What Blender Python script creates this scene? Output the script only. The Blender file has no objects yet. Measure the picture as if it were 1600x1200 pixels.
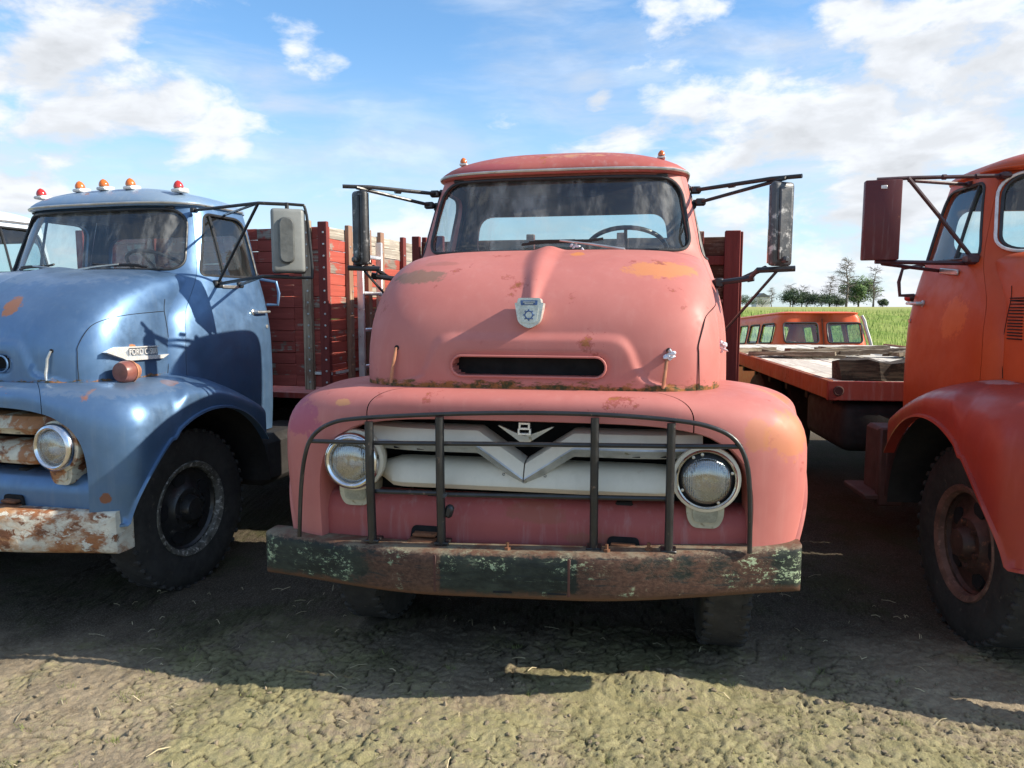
import bpy, bmesh, math, random
import numpy as np
from mathutils import Vector, Matrix
R = math.radians
rng = random.Random(7)
SC = bpy.context.scene
COL = SC.collection

# ------------------------------------------------------------------ camera, sky, sun, exposure
cam_d = bpy.data.cameras.new('camera'); cam = bpy.data.objects.new('camera', cam_d); COL.objects.link(cam)
cam.location = (0, 0, 1.6); cam.rotation_euler = (R(90 - 6.06), 0, 0)
cam_d.sensor_width = 36; cam_d.lens = 36 * 1130 / 1600; cam_d.clip_start = 0.05; cam_d.clip_end = 3000
SC.camera = cam
SUN_TO = Vector((1.0, -0.17, 0.60)).normalized()
SUN_EL = math.asin(SUN_TO.z); SUN_ROT = math.atan2(SUN_TO.x, SUN_TO.y)
SUN_STRENGTH, SKY_STRENGTH, EXPOSURE = 5.0, 0.073, 0.72
CLOUD_LUM = 8.3

sun_d = bpy.data.lights.new('sun', 'SUN'); sun = bpy.data.objects.new('sun', sun_d); COL.objects.link(sun)
sun_d.energy = SUN_STRENGTH; sun_d.angle = R(0.53); sun_d.color = (1.0, 0.91, 0.76)
sun.rotation_euler = SUN_TO.to_track_quat('Z', 'Y').to_euler(); sun.location = (6, -3, 9)

SC.render.engine = 'CYCLES'
SC.view_settings.view_transform = 'Standard'; SC.view_settings.look = 'None'
SC.view_settings.gamma = 1; SC.view_settings.exposure = EXPOSURE; SC.view_settings.use_curve_mapping = False
SC.cycles.max_bounces = 8; SC.cycles.transparent_max_bounces = 16

class NT:
    """small helper for node graphs"""
    def __init__(s, tree): s.t = tree; s.n = tree.nodes; s.l = tree.links
    def node(s, typ, ins=None, **kw):
        nd = s.n.new(typ)
        for k, v in kw.items(): setattr(nd, k, v)
        for k, v in (ins or {}).items(): s.put(nd.inputs[k], v)
        return nd
    def put(s, sock, v):
        if isinstance(v, bpy.types.NodeSocket): s.l.new(v, sock)
        elif isinstance(v, bpy.types.Node): s.l.new(v.outputs[0], sock)
        else:
            if sock.type == 'RGBA' and len(v) == 3: v = (*v, 1)
            sock.default_value = v
    def math(s, op, a, b=0.0, clamp=False):
        nd = s.node('ShaderNodeMath', operation=op, use_clamp=clamp); s.put(nd.inputs[0], a); s.put(nd.inputs[1], b); return nd.outputs[0]
    def vmath(s, op, a, b=(0, 0, 0)):
        nd = s.node('ShaderNodeVectorMath', operation=op); s.put(nd.inputs[0], a); s.put(nd.inputs[1], b)
        return nd.outputs['Value'] if op in ('LENGTH', 'DOT_PRODUCT', 'DISTANCE') else nd.outputs[0]
    def noise(s, vec, scale, detail=4, rough=0.55, w=None):
        nd = s.node('ShaderNodeTexNoise'); s.put(nd.inputs['Vector'], vec); nd.inputs['Scale'].default_value = scale
        nd.inputs['Detail'].default_value = detail; nd.inputs['Roughness'].default_value = rough; return nd.outputs['Fac']
    def ramp(s, val, lo, hi, a=0.0, b=1.0):
        nd = s.node('ShaderNodeMapRange', interpolation_type='SMOOTHSTEP')
        s.put(nd.inputs['Value'], val)
        for k, v in (('From Min', lo), ('From Max', hi), ('To Min', a), ('To Max', b)): s.put(nd.inputs[k], v)
        return nd.outputs[0]
    def mix(s, fac, a, b):
        nd = s.node('ShaderNodeMix', data_type='RGBA'); s.put(nd.inputs[0], fac); s.put(nd.inputs[6], a); s.put(nd.inputs[7], b); return nd.outputs[2]

def pix_dir(px, py):
    """direction of the sky seen at a spot of the photograph (used only to lay out the clouds)"""
    v = Vector(((px - 800) / 1130, 1.0, -(py - 600) / 1130)); v.rotate(Matrix.Rotation(R(-6.06), 3, 'X')); return v.normalized()

def build_world():
    w = bpy.data.worlds.new('World'); SC.world = w; w.use_nodes = True
    t = NT(w.node_tree); t.n.clear()
    sky = t.node('ShaderNodeTexSky', sky_type='NISHITA', sun_disc=False, sun_elevation=SUN_EL, sun_rotation=SUN_ROT, altitude=300, air_density=1.0, dust_density=0.6, ozone_density=2.2)
    d = t.node('ShaderNodeTexCoord').outputs['Generated']
    sc = t.vmath('MULTIPLY', d, (1.0, 1.0, 2.1))
    warp = t.node('ShaderNodeTexNoise', {'Scale': 3.0, 'Detail': 3.0}); t.put(warp.inputs['Vector'], sc)
    wv = t.vmath('MULTIPLY', t.vmath('SUBTRACT', warp.outputs['Color'], (0.5, 0.5, 0.5)), (0.16, 0.16, 0.12))
    p = t.vmath('ADD', sc, wv)
    n1 = t.noise(p, 8.5, 10, 0.58)
    off = Vector((0.05, 0.0, 0.055))
    n2 = t.noise(t.vmath('ADD', p, off), 8.5, 7, 0.55)
    bias = None
    for px, py, ang, amt in ((60, 30, 11, .11), (170, 100, 6.0, .13), (10, 200, 6, .12), (320, 185, 4.5, .19), (500, 100, 3.2, .22), (20, 275, 5, .12), (440, 185, 2.5, .17), (130, 150, 5, .10), (370, 205, 2.5, .12), (570, 155, 1.6, .16),
                             (650, 5, 5, .15), (930, 205, 6, .20), (1060, 150, 3.5, .20), (920, 150, 2.2, .18), (880, 0, 5, .15), (1060, 20, 4, .14), (1330, 150, 10, .12), (1480, 50, 12, .14), (1560, 300, 12, .13), (1200, 150, 4, .10),
                             (1250, 330, 9, .13), (1120, 260, 4, .14), (1400, 400, 9, .10), (560, 300, 9, .06),
                             (620, 120, 9, -.17), (330, 60, 5, -.10), (760, 90, 10, -.17), (950, 90, 8, -.14), (420, 260, 6, -.03), (560, 220, 7, -.10)):
        dt = t.vmath('DOT_PRODUCT', d, tuple(pix_dir(px, py)))
        g = t.ramp(dt, math.cos(R(ang)), math.cos(R(ang * 0.15)), 0.0, amt)
        bias = g if bias is None else t.math('ADD', bias, g)
    sep = t.node('ShaderNodeSeparateXYZ'); t.put(sep.inputs[0], d)
    dens_raw = t.math('ADD', t.math('MULTIPLY', t.math('SUBTRACT', n1, 0.5), 1.35), t.math('ADD', bias, 0.49))
    dens = t.ramp(dens_raw, 0.48, 0.78)
    thin = t.ramp(t.noise(t.vmath('MULTIPLY', p, (1, 1, 2.2)), 3.0, 6, 0.6), 0.36, 0.74, 0.0, 0.68)
    dens = t.math('MAXIMUM', dens, t.math('ADD', thin, t.math('MULTIPLY', t.math('MULTIPLY', bias, 1.2), thin)))
    shade = t.ramp(t.math('SUBTRACT', n1, n2), -0.10, 0.12)
    thick = t.ramp(dens_raw, 0.74, 1.0)
    lum = t.math('SUBTRACT', t.math('ADD', 0.86, t.math('MULTIPLY', shade, 0.20)), t.math('MULTIPLY', thick, 0.20))
    L = CLOUD_LUM
    ccol = t.vmath('SCALE', (0.945 * L, 0.985 * L, 1.045 * L)); t.put(ccol.node.inputs['Scale'], lum)
    haze = t.ramp(sep.outputs['Z'], 0.0, 0.36, 0.66, 0.08)
    skyc = t.vmath('MULTIPLY', sky.outputs[0], (1.12, 1.74, 2.06))
    skyh = t.mix(haze, skyc, (0.80 * L, 0.90 * L, 1.0 * L))
    col = t.mix(dens, skyh, ccol)
    bg = t.node('ShaderNodeBackground'); t.put(bg.inputs['Color'], col); bg.inputs['Strength'].default_value = SKY_STRENGTH
    out = t.node('ShaderNodeOutputWorld'); t.l.new(bg.outputs[0], out.inputs['Surface'])
build_world()

# ------------------------------------------------------------------ mesh helpers
def frame(axis):
    a = Vector(axis).normalized(); u = a.orthogonal().normalized(); return a, u, a.cross(u)

class MB:
    def __init__(s): s.v = []; s.f = []; s.m = []
    def add(s, vs, fs, mi=0):
        o = len(s.v); s.v.extend(tuple(map(float, p)) for p in vs)
        s.f.extend(tuple(i + o for i in f) for f in fs); s.m.extend([mi] * len(fs)); return s
    def grid(s, P, mi=0, wrap=False):
        P = np.asarray(P); r, c = P.shape[:2]; fs = []
        for i in range(r - 1):
            for j in range(c if wrap else c - 1):
                k = (j + 1) % c; fs.append((i * c + j, i * c + k, (i + 1) * c + k, (i + 1) * c + j))
        return s.add(P.reshape(-1, 3), fs, mi)
    def shell(s, A, B, mi=0, mb=None):
        A = np.asarray(A); B = np.asarray(B); r, c = A.shape[:2]; n = r * c; fs = []
        ix = lambda i, j: i * c + j
        for i in range(r - 1):
            for j in range(c - 1):
                q = (ix(i, j), ix(i, j + 1), ix(i + 1, j + 1), ix(i + 1, j)); fs.append(q); fs.append(tuple(n + k for k in q[::-1]))
        for j in range(c - 1):
            fs.append((ix(0, j), n + ix(0, j), n + ix(0, j + 1), ix(0, j + 1))); fs.append((ix(r-1, j), ix(r-1, j+1), n + ix(r-1, j+1), n + ix(r-1, j)))
        for i in range(r - 1):
            fs.append((ix(i, 0), ix(i+1, 0), n + ix(i+1, 0), n + ix(i, 0))); fs.append((ix(i, c-1), n + ix(i, c-1), n + ix(i+1, c-1), ix(i+1, c-1)))
        k0 = len(s.m); s.add(np.concatenate([A.reshape(-1, 3), B.reshape(-1, 3)]), fs, mi)
        if mb is not None:
            for q in range((r - 1) * (c - 1)): s.m[k0 + 2 * q + 1] = mb
        return s
    def box(s, c, size, rot=None, bev=0.0, mi=0, seg=1):
        bm = bmesh.new(); bmesh.ops.create_cube(bm, size=1); bmesh.ops.scale(bm, vec=size, verts=bm.verts)
        if bev: bmesh.ops.bevel(bm, geom=bm.edges[:], offset=min(bev, min(size) * .45), segments=seg, affect='EDGES', profile=0.5)
        M = Matrix.Translation(c) @ (rot.to_4x4() if rot else Matrix())
        vs = [M @ v.co for v in bm.verts]; fs = [[v.index for v in f.verts] for f in bm.faces]
        bm.free(); return s.add(vs, fs, mi)
    def tube(s, pts, r, seg=8, closed=False, mi=0, caps=True):
        P = [Vector(p) for p in pts]; n = len(P); rr = r if isinstance(r, (list, tuple)) else [r] * n
        T = []
        for i in range(n):
            a = P[(i - 1) % n] if (closed or i > 0) else P[0]; b = P[(i + 1) % n] if (closed or i < n - 1) else P[-1]
            T.append((b - a).normalized())
        u = T[0].orthogonal().normalized(); vs = []
        for i in range(n):
            u = (u - T[i] * u.dot(T[i])).normalized(); w = T[i].cross(u)
            for k in range(seg):
                a = 2 * math.pi * k / seg; vs.append(P[i] + (u * math.cos(a) + w * math.sin(a)) * rr[i])
        fs = []
        for i in range(n if closed else n - 1):
            j = (i + 1) % n; sh = 0
            if closed and i == n - 1:
                best = min(range(seg), key=lambda q: (vs[i * seg] - vs[q]).length); sh = best
            for k in range(seg):
                k2 = (k + 1) % seg; fs.append((i * seg + k, i * seg + k2, j * seg + (k2 + sh) % seg, j * seg + (k + sh) % seg))
        if caps and not closed: fs.append(tuple(range(seg))[::-1]); fs.append(tuple((n - 1) * seg + k for k in range(seg)))
        return s.add(vs, fs, mi)
    def lathe(s, prof, O, axis, seg=32, mi=0):
        a, u, w = frame(axis); O = Vector(O); vs = []; fs = []
        for r, h in prof:
            for k in range(seg):
                t = 2 * math.pi * k / seg; vs.append(O + a * h + (u * math.cos(t) + w * math.sin(t)) * max(r, 1e-4))
        for i in range(len(prof) - 1):
            for k in range(seg):
                k2 = (k + 1) % seg; fs.append((i * seg + k, i * seg + k2, (i + 1) * seg + k2, (i + 1) * seg + k))
        return s.add(vs, fs, mi)
    def prism(s, outline, fn0, fn1, mi=0):
        """outline of 2-D points; fn0/fn1 map a 2-D point to the two end faces"""
        n = len(outline); vs = [fn0(*p) for p in outline] + [fn1(*p) for p in outline]
        fs = [tuple(range(n)), tuple(range(n, 2 * n))[::-1]] + [(i, (i + 1) % n, n + (i + 1) % n, n + i) for i in range(n)]
        return s.add(vs, fs, mi)
    def ico(s, c, size, sub=2, jit=0.0, seed=0, mi=0, rot=None):
        bm = bmesh.new(); bmesh.ops.create_icosphere(bm, subdivisions=sub, radius=1.0); r_ = random.Random(seed); vs = []
        for v in bm.verts:
            p = v.co * (1 + r_.uniform(-jit, jit)); p = Vector((p.x * size[0], p.y * size[1], p.z * size[2]))
            if rot: p = rot @ p
            vs.append(p + Vector(c))
        fs = [[v.index for v in f.verts] for f in bm.faces]; bm.free(); return s.add(vs, fs, mi)
    def mesh(s, name, mats, smooth=True, ang=38, recalc=True):
        me = bpy.data.meshes.new(name); me.from_pydata(s.v, [], s.f)
        if mats is not None:
            for m in (mats if isinstance(mats, (list, tuple)) else [mats]): me.materials.append(m)
        if any(s.m): me.polygons.foreach_set('material_index', s.m)
        if recalc:
            bm = bmesh.new(); bm.from_mesh(me); bmesh.ops.recalc_face_normals(bm, faces=bm.faces); bm.to_mesh(me); bm.free()
        if smooth:
            me.shade_smooth(); me.set_sharp_from_angle(angle=R(ang))
        me.update(); return me
    def build(s, name, mats, parent=None, **kw):
        o = bpy.data.objects.new(name, s.mesh(name, mats, **kw)); COL.objects.link(o)
        if parent: o.parent = parent
        return o

def link_copy(me, name, parent, loc=(0, 0, 0), rot=None, scale=None):
    o = bpy.data.objects.new(name, me); COL.objects.link(o); o.parent = parent; o.location = loc
    if rot: o.rotation_euler = rot
    if scale: o.scale = scale
    return o

def thing(name, label, cat, loc=(0, 0, 0), rotz=0.0, group=None, rot=None):
    o = bpy.data.objects.new(name, None); COL.objects.link(o); o.location = loc; o.rotation_euler = rot or (0, 0, rotz)
    o['label'] = label; o['category'] = cat; o.empty_display_size = 0.2
    if group: o['group'] = group
    return o
def tag(o, label, cat, group=None):
    o['label'] = label; o['category'] = cat
    if group: o['group'] = group
    return o

def boolean(ob, mb, op='DIFFERENCE', ang=38):
    co = mb.build('cutter', None, None)
    md = ob.modifiers.new('b', 'BOOLEAN'); md.object = co; md.operation = op; md.solver = 'EXACT'
    bpy.context.view_layer.update(); dg = bpy.context.evaluated_depsgraph_get()
    me = bpy.data.meshes.new_from_object(ob.evaluated_get(dg)); old = ob.data; ob.modifiers.clear(); ob.data = me; me.name = old.name
    bpy.data.meshes.remove(old); cm = co.data; bpy.data.objects.remove(co); bpy.data.meshes.remove(cm)
    me.shade_smooth(); me.set_sharp_from_angle(angle=R(ang)); return ob

def spline(xs, ys):
    xs = np.array(xs, float); ys = np.array(ys, float); m = np.gradient(ys, xs)
    def f(x):
        x = np.clip(np.asarray(x, float), xs[0], xs[-1]); i = np.clip(np.searchsorted(xs, x, 'right') - 1, 0, len(xs) - 2)
        h = xs[i + 1] - xs[i]; t = (x - xs[i]) / h
        return (2*t**3-3*t**2+1)*ys[i] + (t**3-2*t**2+t)*h*m[i] + (-2*t**3+3*t**2)*ys[i+1] + (t**3-t**2)*h*m[i+1]
    return f
def sstep(a, b, x):
    t = np.clip((np.asarray(x, float) - a) / (b - a), 0, 1); return t * t * (3 - 2 * t)
def rpoly(pts, rad, seg=8):
    """round the corners of a 2-D polygon"""
    out = []; n = len(pts); rad = rad if isinstance(rad, (list, tuple)) else [rad] * n
    for i in range(n):
        p = Vector(pts[i]); a = (Vector(pts[i - 1]) - p); b = (Vector(pts[(i + 1) % n]) - p)
        r = min(rad[i], a.length * .49, b.length * .49); A = p + a.normalized() * r; B = p + b.normalized() * r
        for k in range(seg + 1):
            t = k / seg; q = A * (1 - t) ** 2 * 1.0 + p * 2 * t * (1 - t) + B * t * t; out.append((q.x, q.y))
    return out
def densify(poly, step):
    out = []; n = len(poly)
    for i in range(n):
        a = Vector(poly[i]); b = Vector(poly[(i + 1) % n]); k = max(1, int((b - a).length / step))
        for j in range(k): q = a.lerp(b, j / k); out.append((q.x, q.y))
    return out
def mirror_x(pts): return [(-p[0], *p[1:]) for p in pts]
# ------------------------------------------------------------------ materials
def mat_new(name):
    m = bpy.data.materials.new(name); m.use_nodes = True; t = NT(m.node_tree); t.n.clear()
    out = t.node('ShaderNodeOutputMaterial'); b = t.node('ShaderNodeBsdfPrincipled'); t.l.new(b.outputs[0], out.inputs['Surface'])
    return m, t, b, out
def bump(t, b, h, strength=0.3, dist=0.01):
    nd = t.node('ShaderNodeBump'); nd.inputs['Strength'].default_value = strength; nd.inputs['Distance'].default_value = dist
    t.put(nd.inputs['Height'], h); t.l.new(nd.outputs[0], b.inputs['Normal'])
def objc(t): return t.node('ShaderNodeTexCoord').outputs['Object']

def plain(name, col, rough=0.5, metal=0.0, var=0.25, scale=6.0, bmp=0.0, bscale=40, grime=None, spec=None):
    m, t, b, _ = mat_new(name); c = objc(t)
    n = t.noise(c, scale, 6, 0.65)
    a = tuple(x * (1 - var) for x in col); d = tuple(min(1, x * (1 + var)) for x in col)
    cc = t.mix(t.ramp(n, 0.3, 0.7), a, d)
    if grime: cc = t.mix(t.ramp(t.noise(c, scale * 2.3, 8, 0.7), grime[1], grime[1] + 0.12), cc, grime[0])
    t.put(b.inputs['Base Color'], cc); b.inputs['Metallic'].default_value = metal
    t.put(b.inputs['Roughness'], t.ramp(t.noise(c, scale * 3, 4), 0.3, 0.7, max(.02, rough - .08), min(1, rough + .1)))
    if spec is not None: b.inputs['Specular IOR Level'].default_value = spec
    if bmp: bump(t, b, t.noise(c, bscale, 6, 0.6), bmp, 0.004)
    return m

def paint(name, base, alt, rough, rust=0.64, patches=(), metal=0.0, coat=0.0, lowrust=None, rustcol=(0.20, 0.075, 0.03), streak=0.12, spec=0.3, fade=(0.5, 0.5, 0.5), fadeamt=0.18, dent=0.22, primer=None):
    """old vehicle paint: mottled colour, chalky fade, scratches, small rust chips, patches with their own place on the body"""
    m, t, b, _ = mat_new(name); c = objc(t)
    n = t.noise(c, 2.2, 8, 0.62); cc = t.mix(t.ramp(n, 0.35, 0.68), base, alt)
    fine = t.noise(c, 26, 7, 0.7); cc = t.mix(t.ramp(fine, 0.35, 0.8, 0, streak), cc, tuple(x * 0.6 for x in base))
    st = t.noise(t.vmath('MULTIPLY', c, (16, 16, 1.6)), 1.6, 5, 0.6); cc = t.mix(t.ramp(st, 0.5, 0.78, 0, fadeamt), cc, fade)
    nn = t.noise(c, 7.0, 9, 0.72); rmask = None
    nb = t.noise(c, 8.0, 9, 0.75)
    for ctr, rad, col, amt in patches:
        q = t.vmath('DIVIDE', t.vmath('SUBTRACT', c, ctr), rad)
        dd = t.math('ADD', t.vmath('LENGTH', q), t.math('ADD', t.math('MULTIPLY', t.math('SUBTRACT', nb, 0.5), 1.6), t.math('MULTIPLY', t.math('SUBTRACT', fine, 0.5), 1.3)))
        cc = t.mix(t.ramp(dd, 1.0, 0.74, 0.0, amt), cc, col)
    zone = t.ramp(t.noise(c, 1.7, 3), 0.40, 0.58)
    if primer: cc = t.mix(t.math('MULTIPLY', t.ramp(nn, rust - .035, rust - .022), zone), cc, primer)
    if primer:
        sv = t.noise(t.vmath('MULTIPLY', c, (3, 3, 55)), 2.6, 8, .8); s2_ = t.noise(t.vmath('MULTIPLY', c, (60, 60, 4)), 2.2, 7, .8)
        cc = t.mix(t.ramp(sv, .665, .70, 0, .45), cc, primer); cc = t.mix(t.ramp(s2_, .665, .70, 0, .40), cc, tuple(x * .62 for x in primer))
    chips = t.math('MULTIPLY', t.ramp(nn, rust, rust + 0.02), zone)
    rc = t.mix(t.ramp(fine, 0.3, 0.7), rustcol, tuple(min(1, x * 2.1) for x in rustcol))
    cc = t.mix(chips, cc, rc); rmask = chips
    if lowrust:
        sep = t.node('ShaderNodeSeparateXYZ'); t.put(sep.inputs[0], c)
        zz = t.math('ADD', sep.outputs['Z'], t.math('MULTIPLY', t.math('SUBTRACT', t.noise(t.vmath('MULTIPLY', c, (3, 3, 9)), 4.0, 8, 0.75), 0.52), 0.16))
        lm = t.ramp(zz, lowrust[0], lowrust[1], 1.0, 0.0)
        lc = t.mix(t.ramp(t.noise(c, 30, 6, .7), .4, .6), (0.045, 0.05, 0.02), (0.28, 0.11, 0.035))
        cc = t.mix(lm, cc, lc); rmask = t.math('MAXIMUM', rmask, lm)
    t.put(b.inputs['Base Color'], cc)
    t.put(b.inputs['Metallic'], t.math('MULTIPLY', t.math('SUBTRACT', 1.0, rmask), metal))
    t.put(b.inputs['Roughness'], t.math('MAXIMUM', t.ramp(t.noise(c, 11, 6, .65), 0.3, 0.75, max(.05, rough - .09), rough + .12), t.math('MULTIPLY', rmask, 0.85)))
    b.inputs['Specular IOR Level'].default_value = spec
    b.inputs['Coat Weight'].default_value = coat; b.inputs['Coat Roughness'].default_value = 0.12
    h = t.math('SUBTRACT', t.math('MULTIPLY', t.noise(c, 3.0, 3), 0.9), t.math('MULTIPLY', rmask, 0.12))
    bump(t, b, t.math('ADD', h, t.math('MULTIPLY', fine, 0.03)), dent, 0.012)
    return m

def patina(name, layers, rough=0.7, bscale=22, aniso=(1, 1, 1), metal=0.0, bmp=0.5):
    """layered flaking paint: (colour, noise scale, threshold, softness)"""
    m, t, b, _ = mat_new(name); c = t.vmath('MULTIPLY', objc(t), aniso)
    warp = t.node('ShaderNodeTexNoise', {'Scale': 9.0, 'Detail': 4.0}); t.put(warp.inputs['Vector'], c)
    c2 = t.vmath('ADD', c, t.vmath('MULTIPLY', t.vmath('SUBTRACT', warp.outputs['Color'], (.5, .5, .5)), (.12, .12, .12)))
    cc = None; hh = None
    for i, (col, scl, th, soft) in enumerate(layers):
        v = t.mix(t.noise(c, scl * 4, 5, .7), tuple(x * .6 for x in col), tuple(min(1, x * 1.35) for x in col))
        if cc is None: cc = v; continue
        mk = t.ramp(t.noise(t.vmath('ADD', c2, (3.1 * i, 1.7 * i, 2.3 * i)), scl, 9, 0.68), th, th + soft)
        cc = t.mix(mk, cc, v); hh = mk if hh is None else t.math('ADD', hh, mk)
    t.put(b.inputs['Base Color'], cc); t.put(b.inputs['Roughness'], t.ramp(t.noise(c, 14, 5), .3, .7, rough - .15, rough + .12)); b.inputs['Metallic'].default_value = metal
    b.inputs['Specular IOR Level'].default_value = 0.35
    h = t.noise(c, bscale, 8, .7)
    if hh is not None: h = t.math('ADD', t.math('MULTIPLY', h, 0.5), hh)
    bump(t, b, h, bmp, 0.003); return m

def glass_mat(name, tint=(0.80, 0.86, 0.86), dirt=0.05, streak=0.35, refl=1.0):
    m, t, b, out = mat_new(name); t.n.remove(b); c = objc(t)
    tr = t.node('ShaderNodeBsdfTransparent', {'Color': tint}); gl = t.node('ShaderNodeBsdfGlossy', {'Color': (.95, .97, 1), 'Roughness': 0.02})
    df = t.node('ShaderNodeBsdfDiffuse', {'Color': (.66, .65, .62)})
    ge = t.node('ShaderNodeNewGeometry'); cs = t.math('ABSOLUTE', t.vmath('DOT_PRODUCT', ge.outputs['Incoming'], ge.outputs['Normal'])); fr = t.math('ADD', 0.07, t.math('MULTIPLY', t.math('POWER', t.math('SUBTRACT', 1.0, cs, True), 5.0), 0.95))
    s1 = t.node('ShaderNodeMixShader'); t.put(s1.inputs[0], t.math('MULTIPLY', fr, refl, clamp=True)); t.l.new(tr.outputs[0], s1.inputs[1]); t.l.new(gl.outputs[0], s1.inputs[2])
    sm = t.noise(t.vmath('MULTIPLY', c, (7, 7, 0.7)), 1.6, 5, .6); bl = t.noise(c, 3.0, 5, .6)
    dm = t.math('ADD', t.ramp(sm, .46, .8, dirt * .4, dirt + streak * .5), t.ramp(bl, .45, .8, 0, dirt))
    s2 = t.node('ShaderNodeMixShader'); t.put(s2.inputs[0], dm); t.l.new(s1.outputs[0], s2.inputs[1]); t.l.new(df.outputs[0], s2.inputs[2])
    t.l.new(s2.outputs[0], out.inputs['Surface']); return m

def lens_mat():
    m, t, b, out = mat_new('fluted headlamp glass'); t.n.remove(b); c = objc(t); sep = t.node('ShaderNodeSeparateXYZ'); t.put(sep.inputs[0], c)
    w = t.math('SINE', t.math('MULTIPLY', sep.outputs['X'], 700.0)); bm_ = t.node('ShaderNodeBump', {'Strength': .30, 'Distance': .002}); t.put(bm_.inputs['Height'], w)
    tr = t.node('ShaderNodeBsdfTransparent', {'Color': (.78, .78, .74)}); gl = t.node('ShaderNodeBsdfGlossy', {'Color': (.95, .96, .95), 'Roughness': .06}); t.l.new(bm_.outputs[0], gl.inputs['Normal'])
    df = t.node('ShaderNodeBsdfTranslucent', {'Color': (.6, .6, .55)})
    s1 = t.node('ShaderNodeMixShader'); s1.inputs[0].default_value = .26; t.l.new(tr.outputs[0], s1.inputs[1]); t.l.new(gl.outputs[0], s1.inputs[2])
    s2 = t.node('ShaderNodeMixShader'); s2.inputs[0].default_value = .03; t.l.new(s1.outputs[0], s2.inputs[1]); t.l.new(df.outputs[0], s2.inputs[2]); t.l.new(s2.outputs[0], out.inputs['Surface']); return m

def wood(name, painted, bare, dark, amt, axis='Y', toprow=None):
    m, t, b, _ = mat_new(name); c = objc(t)
    ri = t.node('ShaderNodeObjectInfo').outputs['Random']
    sc = {'Y': (14, 1.2, 26), 'X': (1.2, 14, 26), 'Z': (26, 26, 1.4)}[axis]
    offs = t.node('ShaderNodeCombineXYZ'); t.put(offs.inputs[0], t.math('MULTIPLY', ri, 37.0)); t.put(offs.inputs[2], t.math('MULTIPLY', ri, 91.0))
    g = t.noise(t.vmath('MULTIPLY', t.vmath('ADD', c, offs), sc), 2.2, 7, .68)
    bare_c = t.mix(t.ramp(g, .34, .66), dark, bare)
    pc = t.mix(t.ramp(g, .3, .75), tuple(x * .7 for x in painted), painted)
    pc = t.mix(t.math('MULTIPLY', ri, .45), pc, tuple(x * .45 for x in painted))
    wv = t.math('ADD', t.noise(t.vmath('ADD', c, offs), 5.0, 8, .72), t.math('MULTIPLY', t.math('SUBTRACT', g, .5), .5))
    wv = t.math('ADD', wv, t.math('MULTIPLY', t.math('SUBTRACT', ri, .5), .22))
    cc = t.mix(t.ramp(wv, amt, amt + .09), pc, bare_c)
    t.put(b.inputs['Base Color'], cc); b.inputs['Roughness'].default_value = .85; b.inputs['Specular IOR Level'].default_value = .2
    bump(t, b, g, .6, .004); return m

def bumper_mat():
    m, t, b, _ = mat_new('flaked green black bumper'); c = objc(t); sep = t.node('ShaderNodeSeparateXYZ'); t.put(sep.inputs[0], c); X, Z = sep.outputs['X'], sep.outputs['Z']
    big = t.noise(c, 2.6, 6, .65); mid = t.noise(t.vmath('MULTIPLY', c, (1, 1, 1.8)), 9, 8, .72); fine = t.noise(t.vmath('MULTIPLY', c, (1, 1, 1.7)), 44, 8, .75)
    col = t.mix(t.ramp(mid, .35, .65), (.012, .016, .014), (.042, .050, .038))
    zone = t.math('ADD', t.math('MULTIPLY', t.ramp(X, -.78, -.52), t.ramp(X, -.33, -.30, 1, 0)), t.math('MULTIPLY', t.ramp(X, .20, .24), t.ramp(X, .95, 1.05, .85, 0)))
    rm = t.ramp(t.math('ADD', t.math('MULTIPLY', zone, .22), t.math('ADD', t.math('MULTIPLY', big, .45), t.math('MULTIPLY', mid, .55))), .58, .68)
    rc = t.mix(t.ramp(fine, .35, .7), (.052, .028, .020), (.125, .066, .046)); col = t.mix(rm, col, rc)
    scr = t.noise(t.vmath('MULTIPLY', c, (2.2, 2.2, 30)), 3.2, 7, .75); col = t.mix(t.ramp(scr, .55, .61, 0, .8), col, (.018, .024, .025))
    sc2 = t.noise(t.vmath('ADD', t.vmath('MULTIPLY', c, (1.6, 1.6, 22)), (9, 4, 2)), 4.0, 8, .78); col = t.mix(t.ramp(sc2, .62, .67, 0, .7), col, (.17, .20, .14))
    clus = t.ramp(t.math('ADD', t.noise(t.vmath('ADD', c, (5, 3, 8)), 5.5, 4, .6), t.math('MULTIPLY', t.ramp(X, .93, 1.06), .22)), .50, .60)
    fl = t.math('MULTIPLY', t.ramp(t.math('ADD', t.math('MULTIPLY', fine, .7), t.math('MULTIPLY', mid, .3)), .53, .565, 0, .9), clus); col = t.mix(fl, col, t.mix(t.ramp(mid, .4, .6), (.20, .28, .17), (.36, .44, .28)))
    edge = t.ramp(t.math('SUBTRACT', t.math('ADD', Z, t.math('MULTIPLY', t.math('SUBTRACT', mid, .5), .10)), t.math('MULTIPLY', X, .034)), .468, .500, .9, 0); col = t.mix(edge, col, (.12, .062, .04))
    topw = t.ramp(t.math('SUBTRACT', t.math('ADD', Z, t.math('MULTIPLY', t.math('SUBTRACT', fine, .5), .06)), t.math('MULTIPLY', X, .034)), .628, .642, 0, .75); col = t.mix(topw, col, t.mix(t.ramp(mid, .4, .6), (.17, .085, .055), (.24, .20, .14)))
    t.put(b.inputs['Base Color'], col); t.put(b.inputs['Roughness'], t.ramp(mid, .3, .7, .5, .8)); b.inputs['Specular IOR Level'].default_value = .22
    bump(t, b, t.math('ADD', t.math('ADD', rm, fl), t.math('MULTIPLY', fine, .6)), .5, .003); return m

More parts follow.
